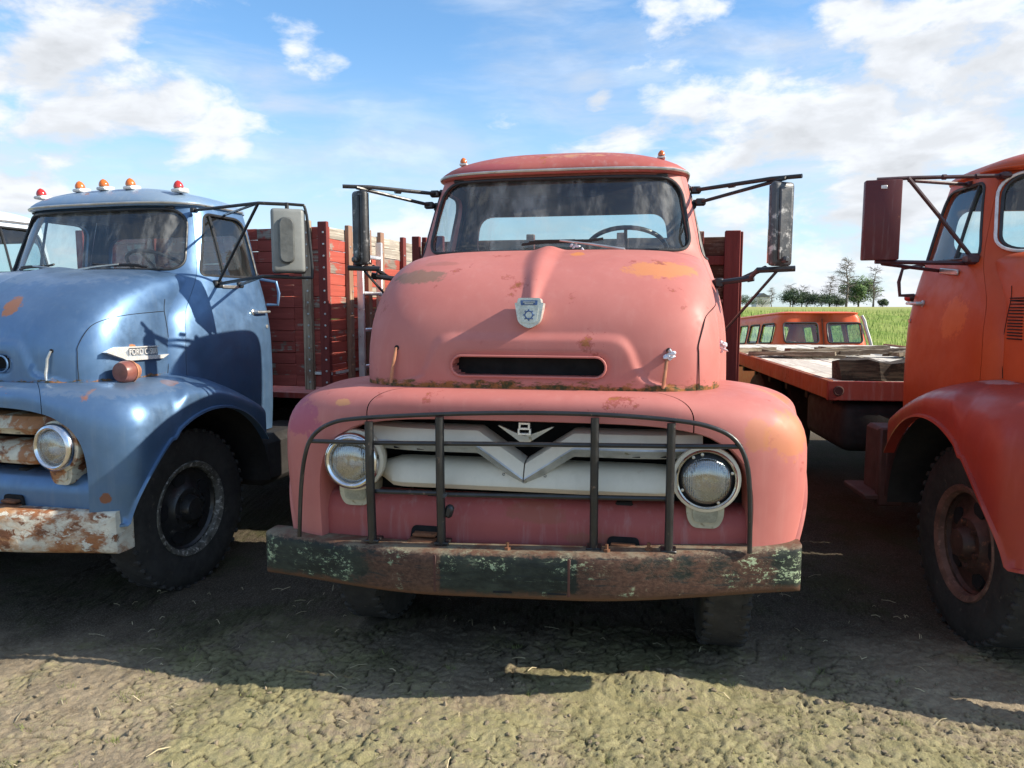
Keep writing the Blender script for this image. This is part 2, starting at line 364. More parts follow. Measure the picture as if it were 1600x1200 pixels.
M = {}
def make_materials():
    M['pink'] = paint('faded pink red paint', (0.455, 0.150, 0.130), (0.500, 0.178, 0.155), 0.52, rust=0.66, lowrust=None, spec=0.25, streak=.06, fade=(.54, .25, .22), fadeamt=.24, primer=(.36, .10, .085))
    M['pink_hood'] = paint('faded pink red hood paint', (0.455, 0.150, 0.130), (0.500, 0.178, 0.155), 0.52, rust=0.66, lowrust=(1.270, 1.292), spec=0.25, streak=.06, fade=(.54, .25, .22), fadeamt=.24, primer=(.36, .10, .085),
        patches=(((.54, .45, 1.76), (.17, .30, .045), (.56, .22, .08), .75), ((-.56, .42, 1.735), (.15, .30, .035), (.20, .13, .09), .8), ((.16, .62, 1.845), (.035, .05, .05), (.60, .22, .06), .8), ((-.45, .56, 1.80), (.10, .2, .012), (.30, .12, .09), .5)))
    M['pink_fender'] = paint('faded pink fender paint', (0.455, 0.150, 0.130), (0.500, 0.178, 0.155), 0.50, rust=0.665, spec=0.25, streak=.06, fade=(.54, .25, .22), fadeamt=.24, primer=(.36, .10, .085),
        patches=(((1.02, .20, 1.10), (.10, .18, .10), (.54, .21, .09), .65), ((.90, .12, 1.12), (.05, .12, .07), (.50, .21, .09), .5), ((1.0, .5, 1.2), (.12, .12, .06), (.58, .20, .07), .5), ((-.98, .22, 1.12), (.13, .2, .10), (.36, .075, .13), .75), ((-.78, .12, 1.20), (.05, .08, .015), (.60, .30, .12), .7)))
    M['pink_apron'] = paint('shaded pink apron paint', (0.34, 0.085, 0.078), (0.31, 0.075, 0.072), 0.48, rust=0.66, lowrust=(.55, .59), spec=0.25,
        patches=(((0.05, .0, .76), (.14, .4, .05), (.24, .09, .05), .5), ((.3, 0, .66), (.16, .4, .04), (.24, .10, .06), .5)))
    M['pink_roof'] = paint('pink roof paint', (0.38, 0.095, 0.082), (0.45, 0.14, 0.115), 0.5, rust=0.66, spec=0.25, patches=(((0.1, .98, 2.40), (.45, .2, .03), (.55, .30, .16), .6), ((-.4, 1.0, 2.33), (.25, .2, .04), (.38, .08, .10), .6)))
    rb = (.30, .115, .05)
    M['blue'] = paint('metallic blue paint', (0.088, 0.166, 0.295), (0.112, 0.200, 0.340), 0.44, rust=0.69, metal=0.62, dent=0.03, coat=0.12, rustcol=(.33, .12, .05), spec=0.5, fade=(.30, .36, .42), fadeamt=.12)
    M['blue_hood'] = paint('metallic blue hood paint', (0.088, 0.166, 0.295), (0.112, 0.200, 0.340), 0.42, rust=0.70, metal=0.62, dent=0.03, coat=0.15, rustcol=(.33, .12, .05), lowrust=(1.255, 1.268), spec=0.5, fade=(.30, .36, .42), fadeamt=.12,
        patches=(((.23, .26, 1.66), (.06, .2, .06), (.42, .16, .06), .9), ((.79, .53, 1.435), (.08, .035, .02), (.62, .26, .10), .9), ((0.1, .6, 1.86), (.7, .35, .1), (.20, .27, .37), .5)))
    M['blue_fender'] = paint('metallic blue fender paint', (0.088, 0.166, 0.295), (0.112, 0.200, 0.340), 0.42, rust=0.68, metal=0.62, dent=0.03, coat=0.12, rustcol=(.33, .12, .05), spec=0.5, fade=(.30, .36, .42), fadeamt=.12,
        patches=(((.86, .20, 1.19), (.035, .10, .05), (.46, .17, .07), .95), ((.98, .58, 1.235), (.06, .06, .03), (.45, .19, .09), .8), ((.72, .12, 1.185), (.045, .04, .012), (.45, .36, .30), .9), ((.9, .35, 1.25), (.35, .4, .06), (.22, .28, .36), .45), ((.97, .12, .70), (.03, .1, .03), (.22, .09, .04), .9)))
    M['blue_roof'] = paint('dull blue roof paint', (0.22, 0.30, 0.40), (0.15, 0.26, 0.42), 0.42, rust=0.68, metal=0.2, coat=0.1)
    M['red'] = paint('orange red paint', (0.44, 0.062, 0.018), (0.50, 0.080, 0.020), 0.42, rust=0.71, coat=0.04, spec=0.25, fade=(.5, .12, .05), fadeamt=.15,
        patches=(((-.90, 1.15, 1.56), (.1, .16, .13), (.60, .125, .026), .7), ((-.9, 1.4, .92), (.1, .35, .025), (.48, .16, .09), .6)))
    M['red_fender'] = paint('dark red fender paint', (0.33, 0.040, 0.022), (0.27, 0.033, 0.026), 0.38, rust=0.70, coat=0.06, spec=0.3, fade=(.4, .10, .09), fadeamt=.2,
        patches=(((-.86, .70, 1.255), (.07, .13, .03), (.42, .36, .36), .6),))
    M['pale'] = paint('chalky pale paint', (0.62, 0.66, 0.70), (0.55, 0.62, 0.70), 0.45, rust=0.68)
    M['bed_red'] = paint('red bed steel', (0.30, 0.05, 0.035), (0.24, 0.04, 0.035), 0.6, rust=0.6)
    M['bed_orange'] = paint('orange red bed steel', (0.31, 0.092, 0.030), (0.24, 0.068, 0.028), 0.6, rust=0.58, rustcol=(.15, .06, .03))
    M['maroon'] = paint('dark maroon mirror paint', (0.105, 0.020, 0.022), (0.085, 0.02, 0.024), 0.5, rust=0.66)
    M['white'] = paint('old white grille paint', (0.68, 0.62, 0.50), (0.62, 0.56, 0.45), 0.42, rust=0.665, rustcol=(.25, .11, .05), spec=.5, fade=(.5, .45, .35), fadeamt=.3, coat=.1)
    M['white_rust'] = patina('rusty cream paint', [((.55, .51, .40), 3, 0, 1), ((.34, .15, .06), 4.5, .46, .09), ((.18, .07, .035), 7, .53, .06)], .55, metal=0.0)
    M['bumper'] = bumper_mat()
    M['bumper_white'] = patina('rusty white bumper', [((.64, .60, .49), 3, 0, 1), ((.46, .24, .11), 3.0, .42, .16), ((.30, .12, .05), 5, .50, .09), ((.19, .075, .035), 9, .56, .06), ((.66, .62, .52), 16, .57, .04)], .5, aniso=(.8, 1, 1.4))
    M['black'] = plain('worn black paint', (.018, .018, .02), .38, 0, .4, 9, bmp=.25, bscale=60, grime=((.15, .13, .12), .62), spec=.5)
    M['guard'] = plain('worn black pipe', (.014, .014, .015), .36, 0, .4, 12, bmp=.2, bscale=70, grime=((.20, .13, .09), .60), spec=.6)
    M['mirror_back'] = plain('scuffed black mirror back', (.028, .028, .03), .45, 0, .4, 8, bmp=.3, bscale=50, grime=((.30, .29, .29), .575))
    M['mirror_grey'] = plain('scuffed black mirror', (.05, .05, .055), .35, 0, .4, 8, bmp=.3, bscale=40, grime=((.42, .41, .40), .52))
    M['rubber'] = plain('old tyre rubber', (.028, .026, .024), .85, 0, .35, 8, bmp=.3, bscale=60, grime=((.10, .085, .065), .60))
    M['seal'] = plain('window rubber', (.02, .02, .022), .5, 0, .3, 10)
    M['dark'] = plain('underbody grime', (.016, .014, .013), .8, 0, .4, 5, bmp=.3)
    M['brown_dark'] = plain('dark red brown steel', (.075, .026, .020), .7, 0, .35, 4, bmp=.2, grime=((.05, .03, .02), .6))
    M['interior'] = plain('dark cab lining', (.035, .034, .036), .8, 0, .3, 4)
    M['seat'] = plain('worn seat vinyl', (.13, .055, .045), .55, 0, .35, 4)
    M['chrome'] = plain('old chrome', (.72, .72, .74), .14, 1.0, .12, 8, grime=((.22, .13, .07), .68))
    M['dull_chrome'] = plain('dull chrome', (.50, .50, .48), .36, .8, .22, 9, grime=((.25, .22, .12), .58))
    M['alu'] = plain('aluminium', (.72, .73, .75), .35, .7, .1, 6)
    M['rim_black'] = plain('black wheel paint', (.020, .020, .021), .35, 0, .4, 8, bmp=.2, grime=((.22, .20, .18), .60))
    M['rim_edge'] = plain('scraped rim flange', (.12, .115, .10), .55, .2, .5, 16, bmp=.3, grime=((.52, .50, .46), .52))
    M['rim_red'] = plain('rust brown wheel paint', (.055, .026, .020), .55, 0, .5, 7, bmp=.3, grime=((.24, .09, .045), .58))
    M['rim_rust'] = plain('rusty rim flange', (.15, .075, .055), .7, 0, .4, 10, bmp=.3, grime=((.30, .16, .12), .55))
    M['rust'] = plain('bare rust', (.16, .065, .03), .85, 0, .5, 12, bmp=.5)
    M['rust_bright'] = plain('orange rust rod', (.40, .17, .09), .7, 0, .3, 20)
    M['void'] = plain('dark opening', (.006, .006, .007), .9, 0, .2, 5)
    M['amber'] = plain('amber lens', (.55, .13, .015), .18, 0, .15, 20, spec=.7)
    M['redlens'] = plain('red lens', (.45, .025, .02), .18, 0, .15, 20, spec=.7)
    M['faded_lens'] = plain('faded red brown lens', (.19, .065, .05), .4, 0, .2, 20)
    M['lamp_base'] = plain('white lamp base', (.62, .60, .58), .4, .2, .2, 20)
    M['emblem'] = plain('emblem enamel', (.50, .52, .48), .3, .3, .25, 40)
    M['emblem_blue'] = plain('emblem blue', (.05, .10, .24), .3, 0, .3, 60)
    M['rag'] = plain('dirty white rag', (.60, .62, .68), .9, 0, .25, 30, bmp=.5)
    M['glass'] = glass_mat('windscreen glass', dirt=.06, streak=.50)  # dirt streaks made stronger to paint in pale reflections
    M['side_glass'] = glass_mat('door glass', dirt=.03, streak=.12)
    M['back_glass'] = glass_mat('rear glass', tint=(.70, .84, .85), dirt=.03, streak=.06)
    M['lens'] = lens_mat()
    M['reflector'] = plain('lamp reflector', (.50, .51, .53), .22, 1.0, .1, 20)
    M['mirror_glass'] = plain('mirror glass', (.8, .8, .82), .03, 1.0, .02, 5)
    M['plate'] = plain('nameplate chrome', (.80, .79, .76), .25, .45, .08, 30, grime=((.50, .38, .30), .70))
    M['plate_dark'] = plain('nameplate recess', (.20, .23, .27), .45, .0, .2, 30)
    M['plank_red'] = wood('red painted planks', (.50, .108, .078), (.30, .25, .21), (.10, .075, .06), .57)
    M['plank_red_x'] = wood('red painted board', (.40, .088, .070), (.30, .26, .22), (.10, .08, .06), .60, 'X')
    M['plank_grey'] = wood('bare grey planks', (.42, .37, .31), (.50, .45, .38), (.20, .165, .13), .44)
    M['plank_dark'] = wood('dark headboard planks', (.10, .045, .03), (.16, .10, .075), (.05, .035, .028), .50, 'X')
    M['post_red'] = wood('red painted post', (.21, .048, .042), (.40, .30, .22), (.14, .09, .065), .63, 'Z')
    M['post_wood'] = wood('weathered post', (.34, .20, .14), (.42, .33, .24), (.17, .12, .085), .50, 'Z')
    M['deck'] = wood('bleached deck boards', (.66, .62, .55), (.74, .70, .62), (.52, .47, .41), .48)
    M['timber'] = wood('rotten dark timber', (.040, .031, .026), (.085, .066, .05), (.022, .017, .014), .50, 'X')
    M['debris'] = wood('rotten boards', (.20, .155, .11), (.36, .30, .22), (.07, .05, .038), .48, 'X')
    M['van'] = paint('orange van paint', (.72, .105, .026), (.66, .098, .028), .42, rust=.70, fade=(.6, .3, .2))
    M['van_side'] = M['van']
    M['van_trim'] = plain('van pale corner', (.58, .54, .52), .5, 0, .2, 5)
    M['bark'] = plain('grey dead bark', (.17, .145, .12), .95, 0, .35, 4)
    M['bark_green'] = plain('dark bark', (.07, .055, .04), .95, 0, .35, 4)
    M['leaf'] = plain('fresh leaves', (.085, .150, .035), .7, 0, .5, .8)
    M['leaf_dark'] = plain('dark hedge leaves', (.050, .085, .028), .75, 0, .5, .6)
    M['straw'] = plain('dry straw', (.50, .42, .26), .8, 0, .35, 8)
    M['clod'] = plain('dry soil crumb', (.20, .16, .105), .95, 0, .4, 10, bmp=.4)
    M['grass'] = plain('field grass', (.27, .35, .08), .8, 0, .45, .35)
    M['far_building'] = plain('far white wall', (.62, .60, .58), .7, 0, .1, 3)
make_materials()

def ground_material():
    m, t, b, out = mat_new('lot soil and field grass')
    c = objc(t); at = t.node('ShaderNodeAttribute', attribute_name='moss'); moss = at.outputs['Fac']
    crack = t.node('ShaderNodeAttribute', attribute_name='crack').outputs['Fac']
    n = t.noise(c, 3.0, 9, .7); f = t.noise(c, 34, 8, .75); gr = t.noise(c, 120, 4, .7)
    sp0 = t.node('ShaderNodeSeparateXYZ'); t.put(sp0.inputs[0], c)
    truck_shade = t.ramp(t.math('ADD', sp0.outputs['Y'], t.math('MULTIPLY', t.math('SUBTRACT', t.noise(c, 1.3, 6, .65), .5), 1.8)), 2.75, 3.7)  # ground darkened under the trucks, their shade painted into the colour
    truck_shade = t.math('MULTIPLY', truck_shade, t.ramp(sp0.outputs['Y'], 9, 12, 1.0, 0.3))
    soil = t.mix(t.ramp(n, .3, .7), (.34, .27, .18), (.45, .365, .25)); soil = t.mix(truck_shade, soil, t.mix(t.ramp(n, .3, .7), (.052, .041, .029), (.082, .064, .045)))
    soil = t.mix(t.ramp(f, .38, .7), t.mix(.4, soil, (.085, .066, .05)), soil)
    soil = t.mix(t.ramp(gr, .45, .75, 0, .45), soil, (.36, .32, .25))
    mc = t.mix(t.ramp(t.noise(c, 9, 8, .7), .35, .68), (.29, .272, .125), (.42, .385, .205)); mc = t.mix(truck_shade, mc, (.052, .056, .026))
    mc = t.mix(t.ramp(gr, .40, .72, 0, .5), mc, (.15, .13, .07))
    mm = t.ramp(t.math('ADD', moss, t.math('MULTIPLY', t.math('SUBTRACT', f, .5), .9)), .34, .68, 0, .78)
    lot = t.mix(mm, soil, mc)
    lot = t.mix(t.math('MULTIPLY', crack, .75), lot, (.035, .028, .022))
    sep = t.node('ShaderNodeSeparateXYZ'); t.put(sep.inputs[0], c)
    gm = t.ramp(t.math('ADD', sep.outputs['Y'], t.math('MULTIPLY', t.math('SUBTRACT', n, .5), 9.0)), 11.0, 14.5)
    gcol = t.mix(t.ramp(t.noise(t.vmath('MULTIPLY', c, (.35, .12, 1)), 1.0, 7, .7), .33, .7), (.17, .25, .045), (.34, .36, .11))
    gcol = t.mix(t.ramp(t.noise(c, 5, 6, .75), .42, .72, 0, .5), gcol, (.09, .15, .02))
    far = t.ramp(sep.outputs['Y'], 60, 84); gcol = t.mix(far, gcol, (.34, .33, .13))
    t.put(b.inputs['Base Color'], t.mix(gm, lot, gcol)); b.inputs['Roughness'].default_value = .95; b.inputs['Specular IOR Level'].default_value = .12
    h = t.math('ADD', t.math('ADD', t.math('MULTIPLY', f, .7), t.math('MULTIPLY', gr, .5)), t.math('MULTIPLY', t.noise(c, 260, 3, .7), .25)); bump(t, b, h, .9, .014)
    return m
# ------------------------------------------------------------------ cab-over truck surfaces (x across, y back from the nose, z up)
YC, YB = 1.42, 1.83
Wz = spline([.70, 1.0, 1.3, 1.5, 1.7, 1.80, 1.87, 2.0, 2.15, 2.32], [.85, .872, .876, .868, .832, .806, .784, .752, .714, .664])
YFz = spline([.70, 1.0, 1.5, 1.62, 1.72, 1.80, 1.87, 2.0, 2.15, 2.32], [.70, .70, .70, .72, .80, .88, .935, .99, 1.045, 1.11])
NFz = spline([.70, 1.4, 1.62, 1.80, 1.87, 2.0, 2.32], [6, 6, 5.2, 4.0, 3.5, 3.4, 3.3])
NB = 6.0
def cab_pt(th, z, off=0.0):
    W = Wz(z) - off; yf = YFz(z) + off; yb = YB - off; s, c = math.sin(th), math.cos(th)
    if c >= 0: e = 2 / NFz(z); y = YC - (YC - yf) * c ** e
    else: e = 2 / NB; y = YC + (yb - YC) * (-c) ** e
    return (W * math.copysign(abs(s) ** e, s), y, z)
def cab_y(x, z):
    n = NFz(z); return float(YC - (YC - YFz(z)) * max(0, 1 - (abs(x) / Wz(z)) ** n) ** (1 / n))
def cab_x(y, z):
    if y < YC: n = NFz(z); q = (YC - y) / (YC - YFz(z))
    else: n = NB; q = (y - YC) / (YB - YC)
    return float(Wz(z) * max(0, 1 - min(1, q) ** n) ** (1 / n))
def arc_th(a, b, n, z=2.0):
    t = []
    for k in range(400):
        q = k / 399; e = 2 / 3.4; eb = 2 / NB
        t += [math.asin(q ** (1 / e)), math.acos(q ** (1 / e)), math.pi - math.asin(q ** (1 / eb)), math.pi - math.acos(q ** (1 / eb))]
    t += [-x for x in t] + [2 * math.pi - x for x in t] + [a, b]
    t = np.array(sorted(set(round(x, 9) for x in t if a - 1e-9 <= x <= b + 1e-9)))
    P = np.array([cab_pt(x, z) for x in t]); d = np.concatenate([[0], np.cumsum(np.linalg.norm(np.diff(P, axis=0), axis=1))])
    return np.interp(np.linspace(0, d[-1], n), d, t)
THD, THR = math.acos(.42), math.pi - math.acos(.48)           # door front and rear edges
def cab_rows(z0, z1, n): return np.linspace(z0, z1, n)
def cab_shell(a, b, n, z0, z1, nz, thick=.03):
    th = arc_th(a, b, n); zs = cab_rows(z0, z1, nz)
    A = np.array([[cab_pt(t, z) for t in th] for z in zs]); B = np.array([[cab_pt(t, z, thick) for t in th] for z in zs])
    mb = MB(); mb.shell(A, B, 0, 1); return mb
WS = [(-.695, 1.884), (.695, 1.884), (.632, 2.270), (-.632, 2.270)]
WS_OUT = rpoly(WS, [.09, .09, .12, .12], 8)
RW_OUT = rpoly([(-.60, 1.92), (.60, 1.92), (.57, 2.165), (-.57, 2.165)], .09, 6)
DW_OUT = rpoly([(1.145, 1.852), (1.705, 1.852), (1.68, 2.252), (1.295, 2.252)], [.03, .06, .10, .05], 6)

# hood: rows of (yc, zc, W, Sy, Sz)
HR = (0, 0, .012, 0, 0) + np.array([(.200,1.262,.785,.83,1.262),(.200,1.35,.785,.83,1.34),(.205,1.45,.783,.83,1.42),(.230,1.55,.778,.84,1.49),(.275,1.63,.771,.85,1.55),
               (.350,1.71,.762,.87,1.61),(.47,1.787,.752,.90,1.67),(.62,1.844,.742,.94,1.72),(.77,1.873,.732,.99,1.77),(.95,1.888,.718,1.06,1.81)])
HN = [5.4, 5.4, 5.2, 5.0, 4.8, 4.5, 4.2, 3.9, 3.6, 3.4]
_hd = np.concatenate([[0], np.cumsum(np.linalg.norm(np.diff(HR[:, :2], axis=0), axis=1))]); _hd /= _hd[-1]
HS = [spline(_hd, HR[:, k]) for k in range(5)] + [spline(_hd, HN)]
emb_half = spline([1.25, 1.272, 1.30, 1.34, 1.42, 1.50], [.64, .60, .49, .455, .42, .38])
def hood_pts(nr, nc, nostril=True):
    half = nc // 2; q = np.linspace(0, 1, half + 1); P = np.zeros((nr, 2 * half + 1, 3))
    for i, v in enumerate(np.linspace(0, 1, nr)):
        yc, zc, W, Sy, Sz, n = [float(f(v)) for f in HS]; e = 2 / n; k0 = .86
        xr = np.where(q < .72, q / .72 * k0, 0); cos0 = (1 - k0 ** n) ** (1 / n)
        ce = cos0 * (1 - (q - .72) / .28); ce = np.clip(ce, 0, 1); xs2 = np.clip(1 - ce ** n, 0, 1) ** (1 / n)
        x = np.where(q < .72, xr, xs2); f = 1 - np.where(q < .72, np.clip(1 - xr ** n, 0, 1) ** (1 / n), ce)
        X = W * x; Y = yc + (Sy - yc) * f; Z = zc + (Sz - zc) * f
        P[i, half:] = np.stack([X, Y, Z], 1); P[i, :half] = np.stack([-X, Y, Z], 1)[1:][::-1]
    x, y, z = P[..., 0], P[..., 1], P[..., 2]
    front = sstep(.45, .30, y)
    d1, d2 = emb_half(z) - np.abs(x), 1.482 - z; d = -.022 * np.log(np.exp(-np.clip(d1, -1, 1) / .022) + np.exp(-np.clip(d2, -1, 1) / .022))
    P[..., 1] -= .015 * sstep(-.018, .022, d) * front                        # raised lower face
    P[..., 2] += .0
    rid = sstep(.026 + .062 * sstep(1.55, 1.86, z), .002, np.abs(x - .0)) * sstep(1.55, 1.60, z) * sstep(.98, .80, y) ; nz = sstep(1.55, 1.75, z)
    P[..., 1] -= .021 * rid * (1 - nz * .85); P[..., 2] += .020 * rid * nz      # centre crease
    if nostril:
        qx = np.maximum(np.abs(x + .006) - .280, 0); qz = np.abs(z - 1.356); dd = np.hypot(qx, qz) - .041
        P[..., 1] += .10 * (dd < 0) * (y < .35)
        P[..., 1] += .006 * sstep(.03, .0, dd) * (dd >= 0) * (y < .35)
    return P
_HP = hood_pts(220, 420, False)
def hood_at(x=None, y=None, z=None, side=1):
    """nearest point and normal of the hood for (x,z) on the nose or (y,z) on its side"""
    P = _HP
    if y is None: k = (P[..., 0] - x) ** 2 + (P[..., 2] - z) ** 2 + (P[..., 1] > .5) * .02
    else: k = (P[..., 1] - y) ** 2 + (P[..., 2] - z) ** 2 + (P[..., 0] * side < .45) * 9
    i, j = np.unravel_index(np.argmin(k), k.shape); i0, i1 = max(i - 4, 0), min(i + 4, P.shape[0] - 1); j0, j1 = max(j - 4, 0), min(j + 4, P.shape[1] - 1)
    n = Vector(np.cross(P[i, j1] - P[i, j0], P[i1, j] - P[i0, j])).normalized()
    if n.y > 0 and abs(n.y) > .3: n = -n
    if abs(n.y) <= .3 and n.x * P[i, j, 0] < 0: n = -n
    return Vector(P[i, j]), n

# fenders and brow: one sweep cut into three panels
YW, ZW, RA = .77, .49, .60
OPW, OPT, OPB = .895, 1.150, .565
def clip_column(xo, yo, stage):
    fr = xo / 1.12
    xi = .772 * min(1, fr); n = 5.2
    if stage == 'side':
        q = (yo - .42) / (1.27 - .42); yi = .80 + q * .47; xi = .772 + .085 * min(1, q * 2.2)
    else: yi = .80 - (.80 - .212) * max(0, 1 - min(1, fr) ** n) ** (1 / n)
    zi = 1.262 if yi < .76 else .47 + .792 * math.sqrt(max(0, 1 - ((yi - .76) / .74) ** 2))
    b = float(sstep(.52, 1.05, xo)); zsh = 1.180 - .20 * b
    if stage == 'side': zsh = min(zsh + .145 * float(sstep(.42, .56, yo)), zi - .085)
    if stage == 'front': zb = OPB + (OPT - OPB) * max(0, 1 - (xo / OPW) ** 5.0) ** (1 / 5.0)
    else:
        zb = OPB
        if xo > 1.0 and abs(yo - YW) < RA: zb = max(OPB, ZW + math.sqrt(RA ** 2 - (yo - YW) ** 2))
    zb = min(zb, zsh - .012)
    rows = []
    for k in range(15):
        a = math.pi / 2 * k / 14; e = 2 / 2.9; h = math.sin(a) ** e; dn = 1 - math.cos(a) ** e
        rows.append((xi + (xo - xi) * h, yi + (yo - yi) * h, zi - (zi - zsh) * dn))
    for k in range(1, 11):
        q = k / 10; rows.append((xo, yo, zsh + (zb - zsh) * q))
    if stage == 'front':
        rows += [(xo * .995, yo + .012, zb - .004), (xo * .985, yo + .04, zb - .004), (xo * .97, yo + .13, zb)]
    else:
        o = 1.0 if xo > 1.0 else 0.0
        rows += [(xo + .014 * o, yo, zb - .004), (xo + .016 * o, yo, zb - .016), (xo - .04, yo + .02 * (1 - o), zb - .014)]
    if stage != 'side' or True: rows = [(x * (1 - .032 * float(sstep(.95, .50, z)) * float(sstep(.8, 1.0, xo)) * float(sstep(.75, .35, yo))), y, z) for x, y, z in rows]
    return rows
def clip_half():
    cols = []; n = 4.6; yc, yf, W = .42, .05, 1.12
    yo_ = lambda x: yc - (yc - yf) * max(0, 1 - (x / W) ** n) ** (1 / n) + .012 * (x / W) ** 2
    for k in range(53):
        a = math.pi / 2 * k / 52; x = OPW * math.sin(a) ** (2 / 5.0) if k else 0.0
        if k <= 14: x = OPW * math.sin(math.pi / 2 * 14 / 52) ** (2 / 5.0) * k / 14
        cols.append((x, yo_(x), 'front'))
    for q in np.linspace(.0, 1, 34)[1:]:
        c0 = max(0, 1 - (OPW / W) ** n) ** (1 / n); c = c0 * (1 - q); x = W * (1 - c ** n) ** (1 / n); cols.append((x, yc - (yc - yf) * c + .012 * (x / W) ** 2, 'corner'))
    for y in np.linspace(.432, 1.27, 44)[1:]: cols.append((W - .02 * float(sstep(.8, 1.27, y)), y, 'side'))
    return cols, np.array([clip_column(*c) for c in cols]).transpose(1, 0, 2)
_CC, _CG = clip_half()
SEAM = next(i for i, c in enumerate(_CC) if c[0] > .645)

def wheel(parent, x, y, side, r=.47, w=.20, style='black', name='wheel', detail=True, rim_mats=None):
    """side = +1: outer face towards +x"""
    e = thing_part(name, parent); O = (x, y, 0); s = side
    t = MB(); rr = .262
    prof = [(rr, -w*.40), (rr + .03, -w*.47), (r * .80, -w * .52), (r * .93, -w * .50), (r * .99, -w * .40), (r, -w * .30), (r, w * .30), (r * .99, w * .40), (r * .93, w * .50), (r * .80, w * .52), (rr + .03, w * .47), (rr, w * .40)]
    t.lathe(prof, (x, y, r), (s, 0, 0), 56)
    if detail:
        for k in range(44):
            a = 2 * math.pi * k / 44
            for sd in (-1, 1):
                c = Vector((x + sd * w * .38, y + math.cos(a) * (r - .0095), r + math.sin(a) * (r - .0095))); rot = Matrix.Rotation(a - math.pi / 2, 3, 'X')
                t.box(c, (w * .24, .034, .024), rot, .008)
    t.build('tyre', M['rubber'], e)
    ro, ri = rim_mats or (M['rim_edge'], M['rim_black'])
    f = w * .5
    fl = MB(); fl.lathe([(rr - .022, f * .62), (rr - .012, f * .86), (rr + .014, f * .97), (rr + .020, f * .86), (rr + .002, f * .78), (rr + .002, -f * .8), (rr - .02, -f * .8)], (x, y, r), (s, 0, 0), 48)
    fl.build('rim_flange', ro, e)
    d = MB(); d.lathe([(rr - .022, f * .5), (rr - .035, f * .34), (rr - .070, f * .30), (rr - .110, f * .42), (.125, f * .62), (.118, f * .70), (.095, f * .72), (.080, f * .70), (.072, f * .98), (.062, f * 1.15), (.02, f * 1.2), (0, f * 1.2)], (x, y, r), (s, 0, 0), 48)
    if detail:
        for k in range(6):
            a = 2 * math.pi * k / 6 + .3; c = Vector((x + s * f * .74, y + .105 * math.cos(a), r + .105 * math.sin(a))); d.lathe([(.013, -.01), (.013, .016), (0, .018)], c, (s, 0, 0), 6)
    d.build('wheel_disc', ri, e)
    if detail:
        for k in range(5):
            a = 2 * math.pi * k / 5 + .55; h = MB(); c = Vector((x + s * (f * .345), y + .176 * math.cos(a), r + .176 * math.sin(a)))
            A, U, Wv = frame((s, -.22 * math.cos(a), -.22 * math.sin(a)))
            pts = [(math.cos(2 * math.pi * q / 18) * .037, math.sin(2 * math.pi * q / 18) * .048) for q in range(18)]
            rad = Vector((0, math.cos(a), math.sin(a))); tan = Vector((0, -math.sin(a), math.cos(a)))
            h.prism(pts, lambda p, q_: c + rad * p + tan * q_ + Vector((s * .012, 0, 0)), lambda p, q_: c + rad * p + tan * q_ - Vector((s * .03, 0, 0)))
            h.build('hand_hole', M['void'], e)
    return e
def thing_part(name, parent, label=None):
    o = bpy.data.objects.new(name, None); COL.objects.link(o); o.parent = parent; o.empty_display_size = .1
    if label: o['label'] = label
    return o

def cab_light(parent, P, lens, N=(0, 0, 1), big=1.0):
    e = thing_part('clearance_light', parent); P = Vector(P)
    b = MB(); b.box(P + Vector((0, 0, .004)), (.070 * big, .095 * big, .022 * big), None, .01, seg=2); b.box(P + Vector((0, .012, .018 * big)), (.05 * big, .085 * big, .018 * big), None, .008, seg=2); b.build('lamp_base', M['lamp_base'], e)
    l = MB(); l.lathe([(.031 * big, .0), (.030 * big, .012 * big), (.025 * big, .024 * big), (.016 * big, .036 * big), (.004 * big, .043 * big), (0, .044 * big)], P + Vector((0, -.012, .024 * big)), (0, -.15, 1), 16); l.build('lamp_lens', lens, e)

def text_mesh(body, size, depth=.002):
    cu = bpy.data.curves.new('lettering', 'FONT'); cu.body = body; cu.size = size; cu.extrude = depth; cu.align_x = 'CENTER'; cu.align_y = 'CENTER'
    o = bpy.data.objects.new('lettering', cu); COL.objects.link(o); bpy.context.view_layer.update()
    me = bpy.data.meshes.new_from_object(o.evaluated_get(bpy.context.evaluated_depsgraph_get())); bpy.data.objects.remove(o); bpy.data.curves.remove(cu); return me

